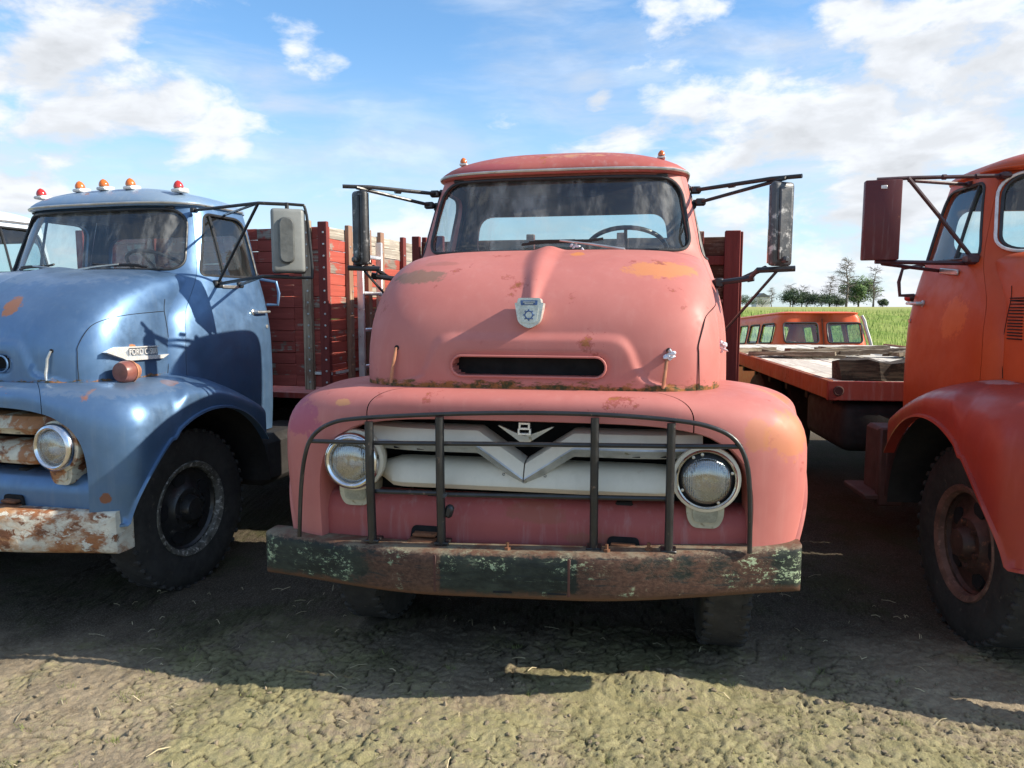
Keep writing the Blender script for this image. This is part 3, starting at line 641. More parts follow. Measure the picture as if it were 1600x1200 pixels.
def headlight(parent, c, ring=True, mats=None, pod=True, label=None):
    """one lamp facing -y: bowl, chrome ring, reflector, lens, white pod and turn-signal box under it"""
    e = thing_part('headlight', parent, label); c = Vector(c); ax = (0, -1, 0); e.location = c; e.scale = (.91, 1, .91); c = Vector((0, 0, 0))
    pm = (mats or {}).get('pod', M['white'])
    b = MB(); b.lathe([(.06, -.16), (.118, -.10), (.142, -.03), (.146, .0), (.144, .014), (.132, .020), (.120, .018)], c, ax, 40); b.build('lamp_pod', pm, e)
    if ring:
        r_ = MB(); r_.lathe([(.128, .008), (.134, .030), (.130, .048), (.122, .056), (.112, .060), (.104, .056), (.099, .046), (.099, .03)], c, ax, 44); r_.build('lamp_ring', M['chrome'], e)
    else:
        r_ = MB(); r_.lathe([(.126, .006), (.130, .022), (.124, .030), (.118, .026)], c, ax, 44); r_.build('lamp_ring', M['chrome'], e)
        k = MB(); k.lathe([(.120, .012), (.108, .018), (.100, .026), (.094, .028), (.092, .020)], c, ax, 44)
        k.build('retaining_ring', M['black'], e)
        for a in (.3, 1.75, 2.1, 3.6, 5.2):
            s_ = MB(); s_.lathe([(.007, 0), (.007, .008), (0, .009)], c + Vector((math.cos(a) * .110, -.018, math.sin(a) * .110)), ax, 8); s_.build('screw', M['dull_chrome'], e)
    f = MB(); f.lathe([(.096, .030), (.085, .005), (.065, -.022), (.035, -.042), (.012, -.048), (0, -.048)], c, ax, 40); f.lathe([(.014, -.046), (.014, -.01), (.009, .0), (0, .0)], c, ax, 14); f.build('reflector', M['reflector'], e)
    l = MB(); l.lathe([(.100, .034), (.099, .044), (.088, .054), (.066, .062), (.036, .067), (0, .068)], c, ax, 40); l.build('lamp_lens', M['lens'], e)
    if pod:
        q = MB()
        out = rpoly([(-.080, .02), (.080, .02), (.078, -.055), (.052, -.100), (-.052, -.100), (-.078, -.055)], .03, 4)
        q.prism(out, lambda x, z: (c.x + x, c.y - .004, c.z - .118 + z), lambda x, z: (c.x + x * 1.0, c.y + .13, c.z - .118 + z)); q.build('signal_pod', M['pod'] if pm == M['white'] else pm, e)
        g = MB(); out = rpoly([(-.055, -.012), (.055, -.012), (.048, -.072), (-.048, -.072)], .02, 4)
        g.prism(out, lambda x, z: (c.x + x, c.y - .012, c.z - .118 + z), lambda x, z: (c.x + x, c.y + .02, c.z - .118 + z)); g.build('signal_lens', M['pod_lens'] if pm == M['white'] else pm, e)
    return e

def west_mirror(parent, side, m_head, cy=.86, zt=2.19, zb=1.79, xo=1.06, yaw=.25, w=.165, arms=M['black'], diag=True, sc=1.0):
    """tall rectangular mirror on rods"""
    e = thing_part('mirror', parent); s = side; c = Vector((s * xo, cy, (zt + zb) / 2)); rot = Matrix.Rotation(s * yaw, 3, 'Z')
    h = MB(); h.box(c, (w, .045, zt - zb), rot, .022, seg=3)
    h.box(c + rot @ Vector((-.0, -.026, .0)), (w * .55, .012, (zt - zb) * .86), rot, .006); h.build('mirror_head', m_head, e)
    g = MB(); g.box(c + rot @ Vector((0, .0235, 0)), (w * .90, .004, (zt - zb) * .93), rot, .001); g.build('mirror_pane', M['mirror_glass'], e)
    bk = MB(); bk.box((c.x, cy - .005, zb + .055), (.05, .06, .06), rot, .012); bk.box((c.x + s * .01, cy - .01, zb + .03), (.035, .075, .03), rot, .008); bk.build('mirror_clamp', M['mirror_grey'], e)
    a = MB(); xc = cab_x(cy + .42, 2.26) - .006; xc2 = cab_x(cy + .38, 2.17) - .006
    a.tube([(s * (xo + .08), cy - .035, zt + .018), (s * (xo - .05), cy + .03, zt + .020), (s * xc, cy + .415, zt + .030)], .0105, 8)
    a.tube([(s * (xo + .01), cy - .02, zt + .012), (s * xc2, cy + .375, zt - .045)], .0095, 8)
    for q in ((s * (xc + .045), cy + .372, zt + .029), (s * (xc2 + .045), cy + .335, zt - .039)): a.box(q, (.055, .035, .038), None, .008)
    a.box((s * (xc + .006), cy + .415, zt + .030), (.04, .06, .05), None, .006); a.box((s * (xc2 + .006), cy + .375, zt - .045), (.04, .05, .045), None, .006)
    a.tube([(s * (xc + .20), cy + .230, zt + .0253), (s * (xc + .225), cy + .207, zt + .0246)], .0135, 8)
    a.build('upper_arm', arms, e)
    l = MB(); xb = float(Wz(1.72)) - .02
    l.tube([(s * (xo + .07), cy - .01, zb - .012), (s * (xo - .10), cy, zb - .018), (s * (xb + .16), cy + .06, zb - .055), (s * xb, cy + .10, zb - .075)], .014, 8)
    l.tube([(s * (xo - .06), cy + .015, zb - .006), (s * (xb + .12), cy + .16, zb - .06), (s * xb, cy + .22, zb - .075)], .012, 8)
    if diag: l.tube([(s * (xo - .0), cy, zb - .01), (s * (xo - .10), cy + .05, zb - .14), (s * (xb + .02), cy + .20, zb - .37)], .007, 6)
    l.tube([(s * (xb + .15), cy + .065, zb - .056), (s * (xb + .18), cy + .055, zb - .05)], .018, 8)
    l.box((s * (xb + .02), cy + .12, zb - .075), (.05, .08, .05), None, .01); l.build('lower_arm', arms, e)
    return e

def truck(name, label, loc, yaw, P):
    """P: paint and fittings of this truck"""
    T = thing(name, label, 'truck', loc, -yaw, 'old trucks parked in a row')
    hi = P.get('hires', False); front = P.get('front', True)
    body, hoodm, fend, roofm = P['body'], P['hood'], P['fender'], P['roof']
    # cab shell in pieces, windows cut through the sheet metal
    g = .006
    fr = cab_shell(-THD, THD, 73, 1.10, 2.310, 52).build('cab_front', [body, M['interior']])
    boolean(fr, MB().prism(WS_OUT, lambda x, z: (x, .45, z), lambda x, z: (x, 1.36, z))); fr.parent = T
    bk = cab_shell(THR + g, 2 * math.pi - THR - g, 49, .78, 2.310, 40).build('cab_back', [body, M['interior']])
    boolean(bk, MB().prism(RW_OUT, lambda x, z: (x, 1.5, z), lambda x, z: (x, 2.0, z))); bk.parent = T
    for s in (1, -1):
        mb = cab_shell(THD + g, THR - g, 41, .80, 2.310, 44)
        d = mb.build('door', [body, M['interior']]); boolean(d, MB().prism(DW_OUT, lambda y, z: (.35, y, z), lambda y, z: (1.3, y, z)))
        boolean(d, MB().prism([(YW + (RA + .02) * math.cos(a), ZW + (RA + .02) * math.sin(a)) for a in np.linspace(0, 2 * math.pi, 41)[:-1]], lambda y, z: (.35, y, z), lambda y, z: (1.3, y, z)))
        if s < 0:
            for v in d.data.vertices: v.co.x *= -1
            d.data.flip_normals()
        d.parent = T
        gl = MB(); ring = densify(DW_OUT, .05); ce = (1.47, 2.03)
        rr_ = [[(ce[0] + (a - ce[0]) * k, ce[1] + (b - ce[1]) * k) for a, b in ring] for k in (.0, .4, .75, 1.02)]
        gl.grid([[(s * (cab_x(a, b) - .016), a, b) for a, b in row] for row in rr_], wrap=True); gl.build('door_glass', M['side_glass'], d)
        sl = MB(); sl.tube([(s * (cab_x(a, b) - .002), a, b) for a, b in ring], .009, 6, True); sl.build('window_seal', M['seal'], d)
        vb = MB(); vb.tube([(s * (cab_x(1.345 + .0 * k, 1.86 + .385 * k) - .01), 1.345 + .0 * k, 1.86 + .385 * k) for k in np.linspace(0, 1, 6)], .009, 6); vb.build('vent_divider', M['dull_chrome'] if P.get('bright_divider') else M['seal'], d)
        hd = MB(); xh = cab_x(1.60, 1.62)
        hd.tube([(s * (xh + .0), 1.53, 1.62), (s * (xh + .03), 1.54, 1.62), (s * (xh + .035), 1.58, 1.62), (s * (xh + .028), 1.68, 1.622)], [.012, .011, .010, .008], 8); hd.lathe([(.02, -.004), (.02, .006), (.012, .01)], (s * xh, 1.53, 1.62), (s, 0, 0), 14); hd.build('handle', M['dull_chrome'], d)
        lk = MB(); lk.lathe([(.013, -.004), (.013, .007), (0, .008)], (s * cab_x(1.66, 1.52), 1.66, 1.52), (s, 0, 0), 12); lk.build('lock', M['dull_chrome'], d)
        if P.get('grab'):
            xg = cab_x(1.68, 1.70); gh = MB(); gh.tube([(s * (xg - .01), 1.74, 1.67), (s * (xg + .06), 1.77, 1.67), (s * (xg + .068), 1.775, 1.75), (s * (xg + .05), 1.775, 1.83), (s * (xg - .06), 1.74, 1.85)], .011, 8); gh.build('grab_handle', P['grab'], T)
        if P.get('side_lamp') and s < 0:
            lp = MB(); lp.lathe([(.022, 0), (.024, .02), (.015, .04), (0, .045)], (s * (cab_x(1.74, 1.66) - .01), 1.81, 1.655), (s * .6, .8, 0), 14); lp.build('marker_lamp', M['redlens'], T)
            lp = MB(); lp.lathe([(.024, -.03), (.024, .0)], (s * (cab_x(1.74, 1.66) - .01), 1.81, 1.655), (s * .6, .8, 0), 14); lp.build('marker_lamp_base', M['black'], T)
    # glass, seals
    ring = densify(WS_OUT, .03); ce = (0, 2.075)
    for nm, mat, off in (('windscreen', M['glass'], .012),):
        gm = MB(); rr_ = [[(ce[0] + (a - ce[0]) * k, ce[1] + (b - ce[1]) * k) for a, b in ring] for k in np.linspace(0, 1.015, 14)]
        gm.grid([[(a, cab_y(a, b) + off, b) for a, b in row] for row in rr_], wrap=True); ws = gm.build(nm, mat, T, ang=60)
    sl = MB(); sl.tube([(a, cab_y(a, b) - .002, b) for a, b in ring], .0085, 8, True); sl.build('windscreen_seal', M['seal'], T)
    if P.get('bright_seal'):
        sl = MB(); sl.tube([(a * 1.0, cab_y(a, b) - .012, b) for a, b in [(ce[0] + (a - ce[0]) * 1.028, ce[1] + (b - ce[1]) * 1.05) for a, b in ring]], .0085, 6, True); sl.build('chrome_bead', M['lamp_base'], T)
    ring = densify(RW_OUT, .05); gm = MB(); rr_ = [[((a) * k, 2.06 + (b - 2.06) * k) for a, b in ring] for k in (0, .5, 1.02)]
    gm.grid([[(a, YB - .018 - .0 * k, b) for a, b in row] for k, row in enumerate(rr_)], wrap=True); gm.build('rear_window', M['back_glass'], T)
    # roof with visor lip, drip rail
    th = arc_th(-math.pi, math.pi, 97, 2.30)[:-1]; rows = []
    def rp(k, z, grow=0.0):
        out = []
        for t in th:
            x, y, _ = cab_pt(t, 2.30); fx = math.cos(t); x *= (Wz(2.30) + .010 + grow) / Wz(2.30); y = YC + (y - YC) * 1.02 - max(0, fx) ** .6 * (.045 + grow)
            out.append((x * k, YC + (y - YC) * k, z))
        return out
    rows.append(rp(.955, 2.288)); rows.append(rp(.985, 2.290)); rows.append(rp(1.0, 2.298)); rows.append(rp(1.0, 2.314))
    for k in np.linspace(.99, 0, 20): rows.append(rp(max(k, .0005), 2.316 + .125 * (1 - k ** 2.5) ** .72))
    rm = MB(); rm.grid(rows, wrap=True); rm.build('roof', roofm, T, ang=50)
    dr = MB(); pts = [p for p, t in zip(rp(1.008, 2.305), th) if abs(t) < 1.9]; dr.tube(pts, .0075, 6); dr.build('drip_rail', P.get('drip', M['dull_chrome']), T)
    hl = MB(); hl.box((0, 1.45, 2.278), (1.14, .62, .012), None, .004); hl.build('headliner', M['interior'], T)
    # interior
    it = MB(); it.box((0, 1.30, 1.06), (1.66, .9, .03)); it.box((0, 1.06, 1.55), (1.40, .10, .36), None, .03); it.box((0, 1.04, 1.80), (1.30, .16, .12), None, .04); it.build('dashboard', M['interior'], T)
    st = MB(); st.box((0, 1.54, 1.30), (1.45, .42, .20), None, .05, seg=2); st.box((0, 1.70, 1.56), (1.45, .12, .56), Matrix.Rotation(R(8), 3, 'X'), .05, seg=2); st.build('seat', M['seat'], T)
    sw = MB(); cc = Vector((.36, 1.26, 1.90)); nn = Vector((0, .50, .86)).normalized(); u = Vector((1, 0, 0)); v = nn.cross(u)
    sw.tube([cc + (u * math.cos(a) + v * math.sin(a)) * .215 for a in np.linspace(0, 2 * math.pi, 40)[:-1]], .012, 8, True)
    for a in (.5, 2.64, 4.71): sw.tube([cc - nn * .03, cc + (u * math.cos(a) + v * math.sin(a)) * .21], .009, 6)
    sw.lathe([(.05, -.05), (.05, -.01), (.03, .0), (0, 0)], cc, nn, 20); sw.tube([cc - nn * .04, cc - nn * .45], .02, 8); sw.build('steering_wheel', M['black'], T)
    # hood
    hp = hood_pts(190 if hi else 90, 210 if hi else 120, True); tuck = hp[0].copy(); tuck[:, 1] += .03; tuck[:, 0] *= .97; tuck[:, 2] -= .002
    hm = MB(); hm.grid(np.concatenate([tuck[None], hp])); hood = hm.build('hood', hoodm, T, ang=50)
    if front:
        lip = MB(); pts = [(a, hood_at(x=a, z=b)[0].y - .010, b) for a, b in [(.300 * 0 + x, z) for x, z in densify([(-.006 + .280 * sg + .0425 * math.cos(a0), 1.356 + .0425 * math.sin(a0)) for sg, aa in ((1, np.linspace(-math.pi / 2, math.pi / 2, 10)), (-1, np.linspace(math.pi / 2, 1.5 * math.pi, 10))) for a0 in aa], .03)]]
        yl = np.mean([p[1] for p in pts]); lip.tube([(a, yl + .001 + (.2 * (abs(a) / 1.0) ** 4), b) for a, _, b in pts], .0050, 8, True); lip.build('vent_lip', hoodm, hood)
        vd = MB(); vd.box((0, .275, 1.35), (.68, .01, .12)); vd.build('vent_recess', M['void'], hood)
    # hood side seam (gap between bonnet and cowl)
    if P.get('seams'):
        for s in P['seams']:
            def on_nose(x, z): q, n = hood_at(x=s * x, z=z); return Vector((s * x, q.y, z)) + n * .0016
            def on_side(y, z): q, n = hood_at(y=y, z=z, side=s); return Vector((q.x, y, z)) + n * .0012
            sm = MB(); pts = [on_nose(.690 - .001 * k, 1.268 + .030 * k) for k in range(7)] + [on_side(y, z) for y, z in ((.305, 1.515), (.350, 1.562), (.42, 1.592), (.52, 1.610), (.66, 1.622), (.80, 1.630))]
            sm.tube(smooth_path(pts, 4), P.get('seam_r', .0018), 5); sm.build('panel_gap', M['void'], hood)
            sm = MB(); pts = [on_side(y, z) for y, z in ((.775, 1.268), (.79, 1.36), (.80, 1.46), (.80, 1.56), (.80, 1.64), (.82, 1.70))]; sm.tube(smooth_path(pts, 4), .0018, 5); sm.build('panel_gap', M['void'], hood)
    # hood latches hanging from key slots
    for x in ((-.585, .565) if front else (.565,)):
        p0, n = hood_at(x=x, z=1.425); ks = MB(); ks.lathe([(.011, -.01), (.011, .003), (0, .0035)], p0, n, 14); ks.build('key_slot', M['void'], hood)
        lt = MB(); pts = [p0 + n * .006] + [hood_at(x=x - .006 * k, z=1.42 - .037 * k)[0] + Vector((0, -.016 - .004 * (k > 2), 0)) for k in (1, 2, 3)] + [Vector((x - .02, hood_at(x=x, z=1.29)[0].y - .02, 1.275))]
        lt.tube(pts, [.006, .007, .007, .008, .006], 8); lt.build('hood_latch', P.get('latch', M['rust_bright']), hood)
    # fenders and brow
    G = _CG; Lm = [('brow_panel', np.concatenate([(G[:, 1:SEAM + 1] * (-1, 1, 1))[:, ::-1], G[:, :SEAM + 1]], 1), P.get('brow', fend))]
    for nm, arr, mt in Lm + [('fender', G[:, SEAM:] + (0.0045, 0, 0), fend), ('fender', (G[:, SEAM:] + (0.0045, 0, 0)) * (-1, 1, 1), fend)]:
        k = MB(); k.grid(arr); k.build(nm, mt, T, ang=55)
    if front:
        ap = MB(); xs = np.linspace(-.94, .94, 61)
        prof = [(.22, .808), (.18, .806), (.140, .797), (.118, .775), (.10, .73), (.097, .70), (.095, .565), (.13, .555)]
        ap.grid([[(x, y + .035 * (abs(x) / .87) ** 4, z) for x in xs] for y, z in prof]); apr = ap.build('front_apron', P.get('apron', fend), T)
        for x in (-.42, .40):
            sl_ = MB(); out = rpoly([(-.075, .0), (.075, .0), (.060, .085), (-.060, .085)], .02, 4); sl_.prism(out, lambda a, b: (x + a, .088, .60 + b), lambda a, b: (x + a, .12, .60 + b)); sl_.build('hook_slot', M['void'], apr)
            hk = MB(); hk.box((x - .005, .075, .628), (.13, .07, .022), None, .006); hk.box((x, .08, .655), (.10, .05, .016), None, .005); hk.build('tow_hook', M['rust'], T)
        # grille: dark cavity, lower bar, V-shaped upper bar
        cv = MB(); cv.box((0, .36, .90), (1.86, .02, .50)); cv.box((0, .27, 1.145), (1.5, .20, .02)); cv.build('radiator_panel', M['void'], T)
        gm_, tm_ = P.get('grille', M['white']), P.get('grille_trim', M['dull_chrome'])
        lb = MB(); sec = [(.20, .962), (.12, .955), (.085, .935), (.058, .895), (.056, .872), (.075, .850), (.12, .842), (.20, .842)]
        xs = [-.645, -.63, -.60, -.565] + list(np.linspace(-.52, .52, 15)) + [.565, .60, .63, .645]
        def tp(x): return float(sstep(.66, .54, abs(x)))
        lb.grid([[(x, .20 + (y - .20) * (.35 + .65 * tp(x)), .90 + (z - .90) * (.55 + .45 * tp(x))) for y, z in sec] for x in xs]); lb.v = [(x, y + .022, z) for x, y, z in lb.v]; lb.build('lower_grille_bar', gm_, T, ang=30)
        ub = MB(); tr = MB()
        def zc(x): return 1.058 - .128 * max(0, 1 - max(0, abs(x)) / .195) if abs(x) < .195 else 1.058
        xs = [.0, .05, .10, .15, .19, .20, .26, .32, .42, .52, .60, .66, .70]
        usec = [(.19, .047), (.12, .046), (.085, .038), (.060, .000), (.054, -.013)]
        tsec = [(.054, -.013), (.050, -.020), (.058, -.028), (.070, -.034), (.085, -.056), (.16, -.058)]
        for sg in (1, -1):
            yo = lambda x: -.018 * max(0, 1 - abs(x) / .195) + .05 * float(sstep(.45, .70, abs(x)))
            ub.grid([[(sg * (x + .0025), y + yo(x), zc(x) + z) for y, z in usec] for x in xs])
            tr.grid([[(sg * (x + .0025), y + yo(x), zc(x) + z) for y, z in tsec] for x in xs])
        ub.v = [(x, y + .022, z) for x, y, z in ub.v]; tr.v = [(x, y + .022, z) for x, y, z in tr.v]; ub.build('upper_grille_bar', gm_, T, ang=30); to = tr.build('grille_trim', tm_, T, ang=30)
        for sg in (1, -1):
            for x in (.33, .43, .535): sl_ = MB(); sl_.box((sg * x, .108 + .05 * float(sstep(.45, .70, x)), 1.058 - .046), (.065, .012, .010), Matrix.Rotation(R(42), 3, 'X'), .004); sl_.build('trim_slot', M['void'], to)
            sl_ = MB(); sl_.lathe([(.006, 0), (.006, .004)], (sg * .085, .082, .925), (0, -1, -.6), 8); sl_.build('trim_hole', M['void'], to)
        # V emblem with the 8
        vm = MB()
        for sg in (1, -1):
            out = [(0, 1.045), (.115, 1.118), (.105, 1.118), (.02, 1.087), (0, 1.083)]
            vm.prism([(sg * a, b) for a, b in out], lambda x, z: (x, .085 + .25 * abs(x), z), lambda x, z: (x, .105 + .25 * abs(x), z))
        ve = vm.build('v_emblem', M['dull_chrome'], T)
        me8 = MB()
        for x0, z0, w_, h_ in ((0, 1.135, .046, .0085), (0, 1.114, .046, .0085), (0, 1.092, .054, .0085)): me8.box((x0, .083, z0), (w_, .016, h_), None, .0015)
        for x0, z0, h_ in ((-.0190, 1.1245, .022), (.0190, 1.1245, .022), (-.0230, 1.103, .023), (.0230, 1.103, .023)): me8.box((x0, .0832, z0), (.008, .0155, h_), None, .0012)
        me8.build('eight_numeral', M['plate'], ve)
        for x in (-.16, -.03, .12):
            bs = MB(); bs.box((x, .058 + .0, 1.164), (.115, .012, .009), None, .003); bs.build('brow_slot', M['void'], T)
        lm = P.get('lamp_mats')
        headlight(T, (-.735, .105, .955), True, lm); headlight(T, (.715, .105, P.get('right_lamp_z', .955)), P.get('right_ring', True), lm, label=P.get('right_lamp_label'))
        # crest on the bonnet
        p, n = hood_at(x=0, z=1.575); n = Vector((0, n.y, n.z)).normalized(); up = (Vector((0, 0, 1)) - n * n.z).normalized(); X = Vector((1, 0, 0)); p = p + n * .012
        f0 = lambda d: (lambda a, b: p + X * a + up * b + n * d)
        sh = rpoly([(-.046, .060), (.046, .060), (.050, .040), (.060, .040), (.046, -.042), (.0, -.068), (-.046, -.042), (-.060, .040), (-.050, .040)], [.008, .008, .002, .004, .02, .02, .02, .004, .002], 4)
        em = MB(); em.prism(sh, f0(-.03), f0(.030)); eo = em.build('crest', M['emblem'], hood)
        for nm, pts, mt, dd in (('crest_band', [(-.036, .050), (.036, .050), (.034, .030), (-.034, .030)], 'emblem_blue', .0315), ('crest_field', [(-.040, .020), (.040, .020), (.033, -.038), (.0, -.045), (-.033, -.038)], 'emblem', .034)):
            q = MB(); q.prism(rpoly(pts, .004, 3), f0(.02), f0(dd)); q.build(nm, M[mt], eo)
        q = MB(); q.tube([p + X * (.016 * math.cos(a)) + up * (-.010 + .016 * math.sin(a)) + n * .034 for a in np.linspace(0, 2 * math.pi, 17)[:-1]], .003, 5, True)
        for a in np.linspace(0, 2 * math.pi, 9)[:-1]: q.box(p + X * (.0215 * math.cos(a)) + up * (-.010 + .0215 * math.sin(a)) + n * .034, (.005, .005, .005))
        q.build('crest_gear', M['emblem_blue'], eo)
        q = MB(); q.box(p + up * .043 + n * .0315, (.05, .004, .004)); q.box(p + up * .036 + n * .0315, (.035, .004, .004)); q.build('crest_bars', M['emblem'], eo)
    # wipers
    for x0, xe, up_ in P.get('wipers', ()):
        wp = thing_part('wiper', T); a = MB(); p0 = Vector((x0, cab_y(x0, 1.875) - .012, 1.872)); p1 = Vector((x0 + (xe - x0) * .62, cab_y(x0 + (xe - x0) * .62, 1.92) - .03, 1.922 + up_)); p2 = Vector((xe, cab_y(xe, 1.912) - .022, 1.912 + up_))
        a.tube([p0 - Vector((0, 0, .015)), p0 + Vector((0, -.03, .012)), p0.lerp(p1, .5) + Vector((0, -.028, .012)), p1 + Vector((0, -.008, .006))], [.012, .009, .006, .005], 6)
        a.lathe([(.020, -.03), (.020, .012), (.012, .022), (0, .024)], p0 + Vector((0, 0, -.01)), (0, -.5, .85), 12); a.build('wiper_arm', M['dull_chrome'], wp)
        b = MB(); b.tube([p1.lerp(p2, k) + Vector((0, .012, .004 * math.sin(k * 3.1))) for k in np.linspace(-1.1, 1, 8)], .0075, 5); b.tube([p1.lerp(p2, k) + Vector((0, -.004, .006 + .006 * math.sin(k * 3.1))) for k in np.linspace(-.6, .8, 8)], .0045, 5); b.build('wiper_blade', M['black'], wp)
    for p, lens in P.get('lights', ()): cab_light(T, p, M[lens], big=P.get('light_size', 1.0))
    # bumper
    bx0, bx1, bz0, bz1, by, bsw = P['bumper_dim']; prof_x = np.concatenate([np.linspace(bx0, bx1, 65)])
    def byf(x):
        u = (x - (bx0 + bx1) / 2) / ((bx1 - bx0) / 2); return by + bsw * float(sstep(.22, 1.25, abs(u))) * 1.55
    csec = [(.125, 0.0), (.10, -.004), (.02, -.004), (.004, .006), (-.004, .022), (-.006, .05), (-.006, (bz1 - bz0) - .05), (-.004, (bz1 - bz0) - .022), (.004, (bz1 - bz0) - .006), (.02, (bz1 - bz0) + .003), (.10, (bz1 - bz0) + .003), (.125, (bz1 - bz0))]
    bb = MB(); xs = [bx0] + [bx0 + .004, bx0 + .015] + list(np.linspace(bx0 + .03, bx1 - .03, 61)) + [bx1 - .015, bx1 - .004, bx1]
    rows = []
    for x in xs:
        e_ = min(x - bx0, bx1 - x); sh = .020 * max(0, 1 - e_ / .03) ** 2
        rows.append([(x, byf(x) + max(y, -.006 + sh) if y < .12 else byf(x) + y, bz0 + z) for y, z in csec])
    bb.grid(rows)
    for x, row in ((bx0, rows[0]), (bx1, rows[-1])): bb.add(row, [tuple(range(len(row)))])
    sk = P.get('skew', 0.0)
    bb.v = [(x, y, z + sk * x) for x, y, z in bb.v]; bo = bb.build('bumper', P['bumper'], T, ang=50)
    if P.get('bumper_plate'):
        for x in (-.06, .155): sl_ = MB(); sl_.box((x, byf(x) - .0055, bz0 + .03), (.075, .004, .007), None, .001); sl_.v = [(a, b, c + sk * a) for a, b, c in sl_.v]; sl_.build('bumper_slot', M['void'], bo)
        for x in (-.335, .20): sl_ = MB(); sl_.box((x, byf(x) - .0040, bz0 + .095), (.012, .005, .15), None, .002); sl_.v = [(a, b, c + sk * a) for a, b, c in sl_.v]; sl_.build('bumper_rib', M['brown_dark'], bo)
        for x in (-.05, .5, .34): sl_ = MB(); sl_.lathe([(.014, 0), (.014, .01), (.007, .011), (.007, .03), (0, .03)], (x, byf(x) + .05, bz1 + .003), (0, 0, 1), 6); sl_.v = [(a, b, c + sk * a) for a, b, c in sl_.v]; sl_.build('bolt', M['rust'], bo)
    # pipe guard standing on the bumper
    if P.get('guard'):
        gd = thing_part('grille_guard', T); gy = .002
        hp_ = [(-.975, gy + .05, bz1 + .0), (-.955, gy + .04, .86), (-.93, gy + .035, 1.00), (-.89, gy + .03, 1.085), (-.80, gy + .02, 1.142), (-.66, gy + .01, 1.165), (-.33, gy, 1.183), (0, gy, 1.19), (.33, gy, 1.183), (.60, gy + .01, 1.160), (.73, gy + .02, 1.132), (.81, gy + .03, 1.085), (.855, gy + .035, 1.00), (.873, gy + .04, .86), (.88, gy + .05, bz1)]
        q = MB(); q.tube(smooth_path(hp_, 4), .0092, 10); q.v = [(a, b, c + sk * a * .7) for a, b, c in q.v]; q.build('guard_hoop', M['guard'], gd)
        for x, r_ in ((-.628, .0185), (-.33, .018), (.288, .0165), (.575, .0165)):
            q = MB(); q.tube([(x, gy + .012, bz1 + .002), (x, gy + .0, .90), (x, gy - .002, 1.172 - .02 * (abs(x) > .5))], r_, 10)
            q.box((x, gy + .03, bz1 + .008), (.06, .07, .012), None, .003); q.v = [(a, b, c + sk * a * .7) for a, b, c in q.v]; q.build('guard_upright', M['guard'], gd)
        for pts, r_ in (([(-.912, gy + .04, 1.062), (-.6, gy + .022, 1.060), (0, gy + .018, 1.062), (.6, gy + .022, 1.060), (.838, gy + .04, 1.058)], .0095), ([(-.63, gy + .018, .858), (-.33, gy + .018, .857)], .010), ([(-.33, gy + .018, .852), (.575, gy + .018, .856)], .010)):
            q = MB(); q.tube(pts, r_, 8); q.v = [(a, b, c + sk * a * .7) for a, b, c in q.v]; q.build('guard_rail', M['guard'], gd)
        sg_ = MB(); sg_.box((-.30, gy + .02, .775), (.035, .03, .055), Matrix.Rotation(.3, 3, 'Y'), .01); sg_.ico((-.325, gy - .0, .845), (.022, .014, .018), 2, .25, 3); sg_.build('plug_socket', M['black'], gd)
    # running gear
    wm = P.get('rims', (M['rim_edge'], M['rim_black']))
    for s in (1, -1):
        wheel(T, s * .84, YW, s, detail=True, rim_mats=wm)
    for s in (1, -1):
        for x in (.72, .95): wheel(T, s * x, 4.75, s, detail=False, rim_mats=wm)
    ch = MB()
    for s in (1, -1): ch.box((s * .40, 3.3, .70), (.075, 6.3, .22), None, .01)
    for y in (1.0, 2.3, 3.6, 5.2, 6.4): ch.box((0, y, .70), (.74, .08, .16))
    ch.box((0, YW, .44), (1.45, .11, .11), None, .02); ch.box((0, .85, .80), (.70, .8, .62), None, .08); ch.box((0, 4.75, .47), (1.3, .16, .16), None, .05); ch.lathe([(.0, -.16), (.16, -.1), (.2, 0), (.16, .1), (0, .16)], (0, 4.75, .47), (0, 1, 0), 16); ch.tube([(0, 1.6, .6), (0, 4.6, .5)], .045, 8)
    ch.build('chassis', M['dark'], T)
    for s in (1, -1):
        iw = MB()
        arc = [(YW + (RA + .012) * math.cos(a), ZW + (RA + .012) * math.sin(a)) for a in np.linspace(.02, math.pi - .02, 30)]
        xa = lambda y: min(1.075, 1.12 * max(0, 1 - max(0, (.42 - y) / .37) ** 4.6) ** (1 / 4.6) * .95 - .02)
        iw.grid([[(s * (xa(y) if x > 1 else x), y, z) for y, z in arc] for x in (1.075, .56)]); iw.add([(s * .56, .22, .4), (s * .56, 1.32, .4), (s * .56, 1.32, 1.15), (s * .56, .3, 1.15)], [(0, 1, 2, 3)])
        iw.build('inner_wheel_arch', M['dark'], T)
    P['more'](T, hood) if P.get('more') else None
    return T

def smooth_path2(pts, sub): return [(p.x, p.y) for p in smooth_path([(a, b, 0) for a, b in pts], sub)]
def smooth_path(pts, sub):
    P = [Vector(p) for p in pts]; out = []
    for i in range(len(P) - 1):
        p0, p1, p2, p3 = P[max(i - 1, 0)], P[i], P[i + 1], P[min(i + 2, len(P) - 1)]
        for k in range(sub):
            t = k / sub; out.append(.5 * ((2 * p1) + (p2 - p0) * t + (2 * p0 - 5 * p1 + 4 * p2 - p3) * t * t + (3 * p1 - p0 - 3 * p2 + p3) * t ** 3))
    return out + [P[-1]]

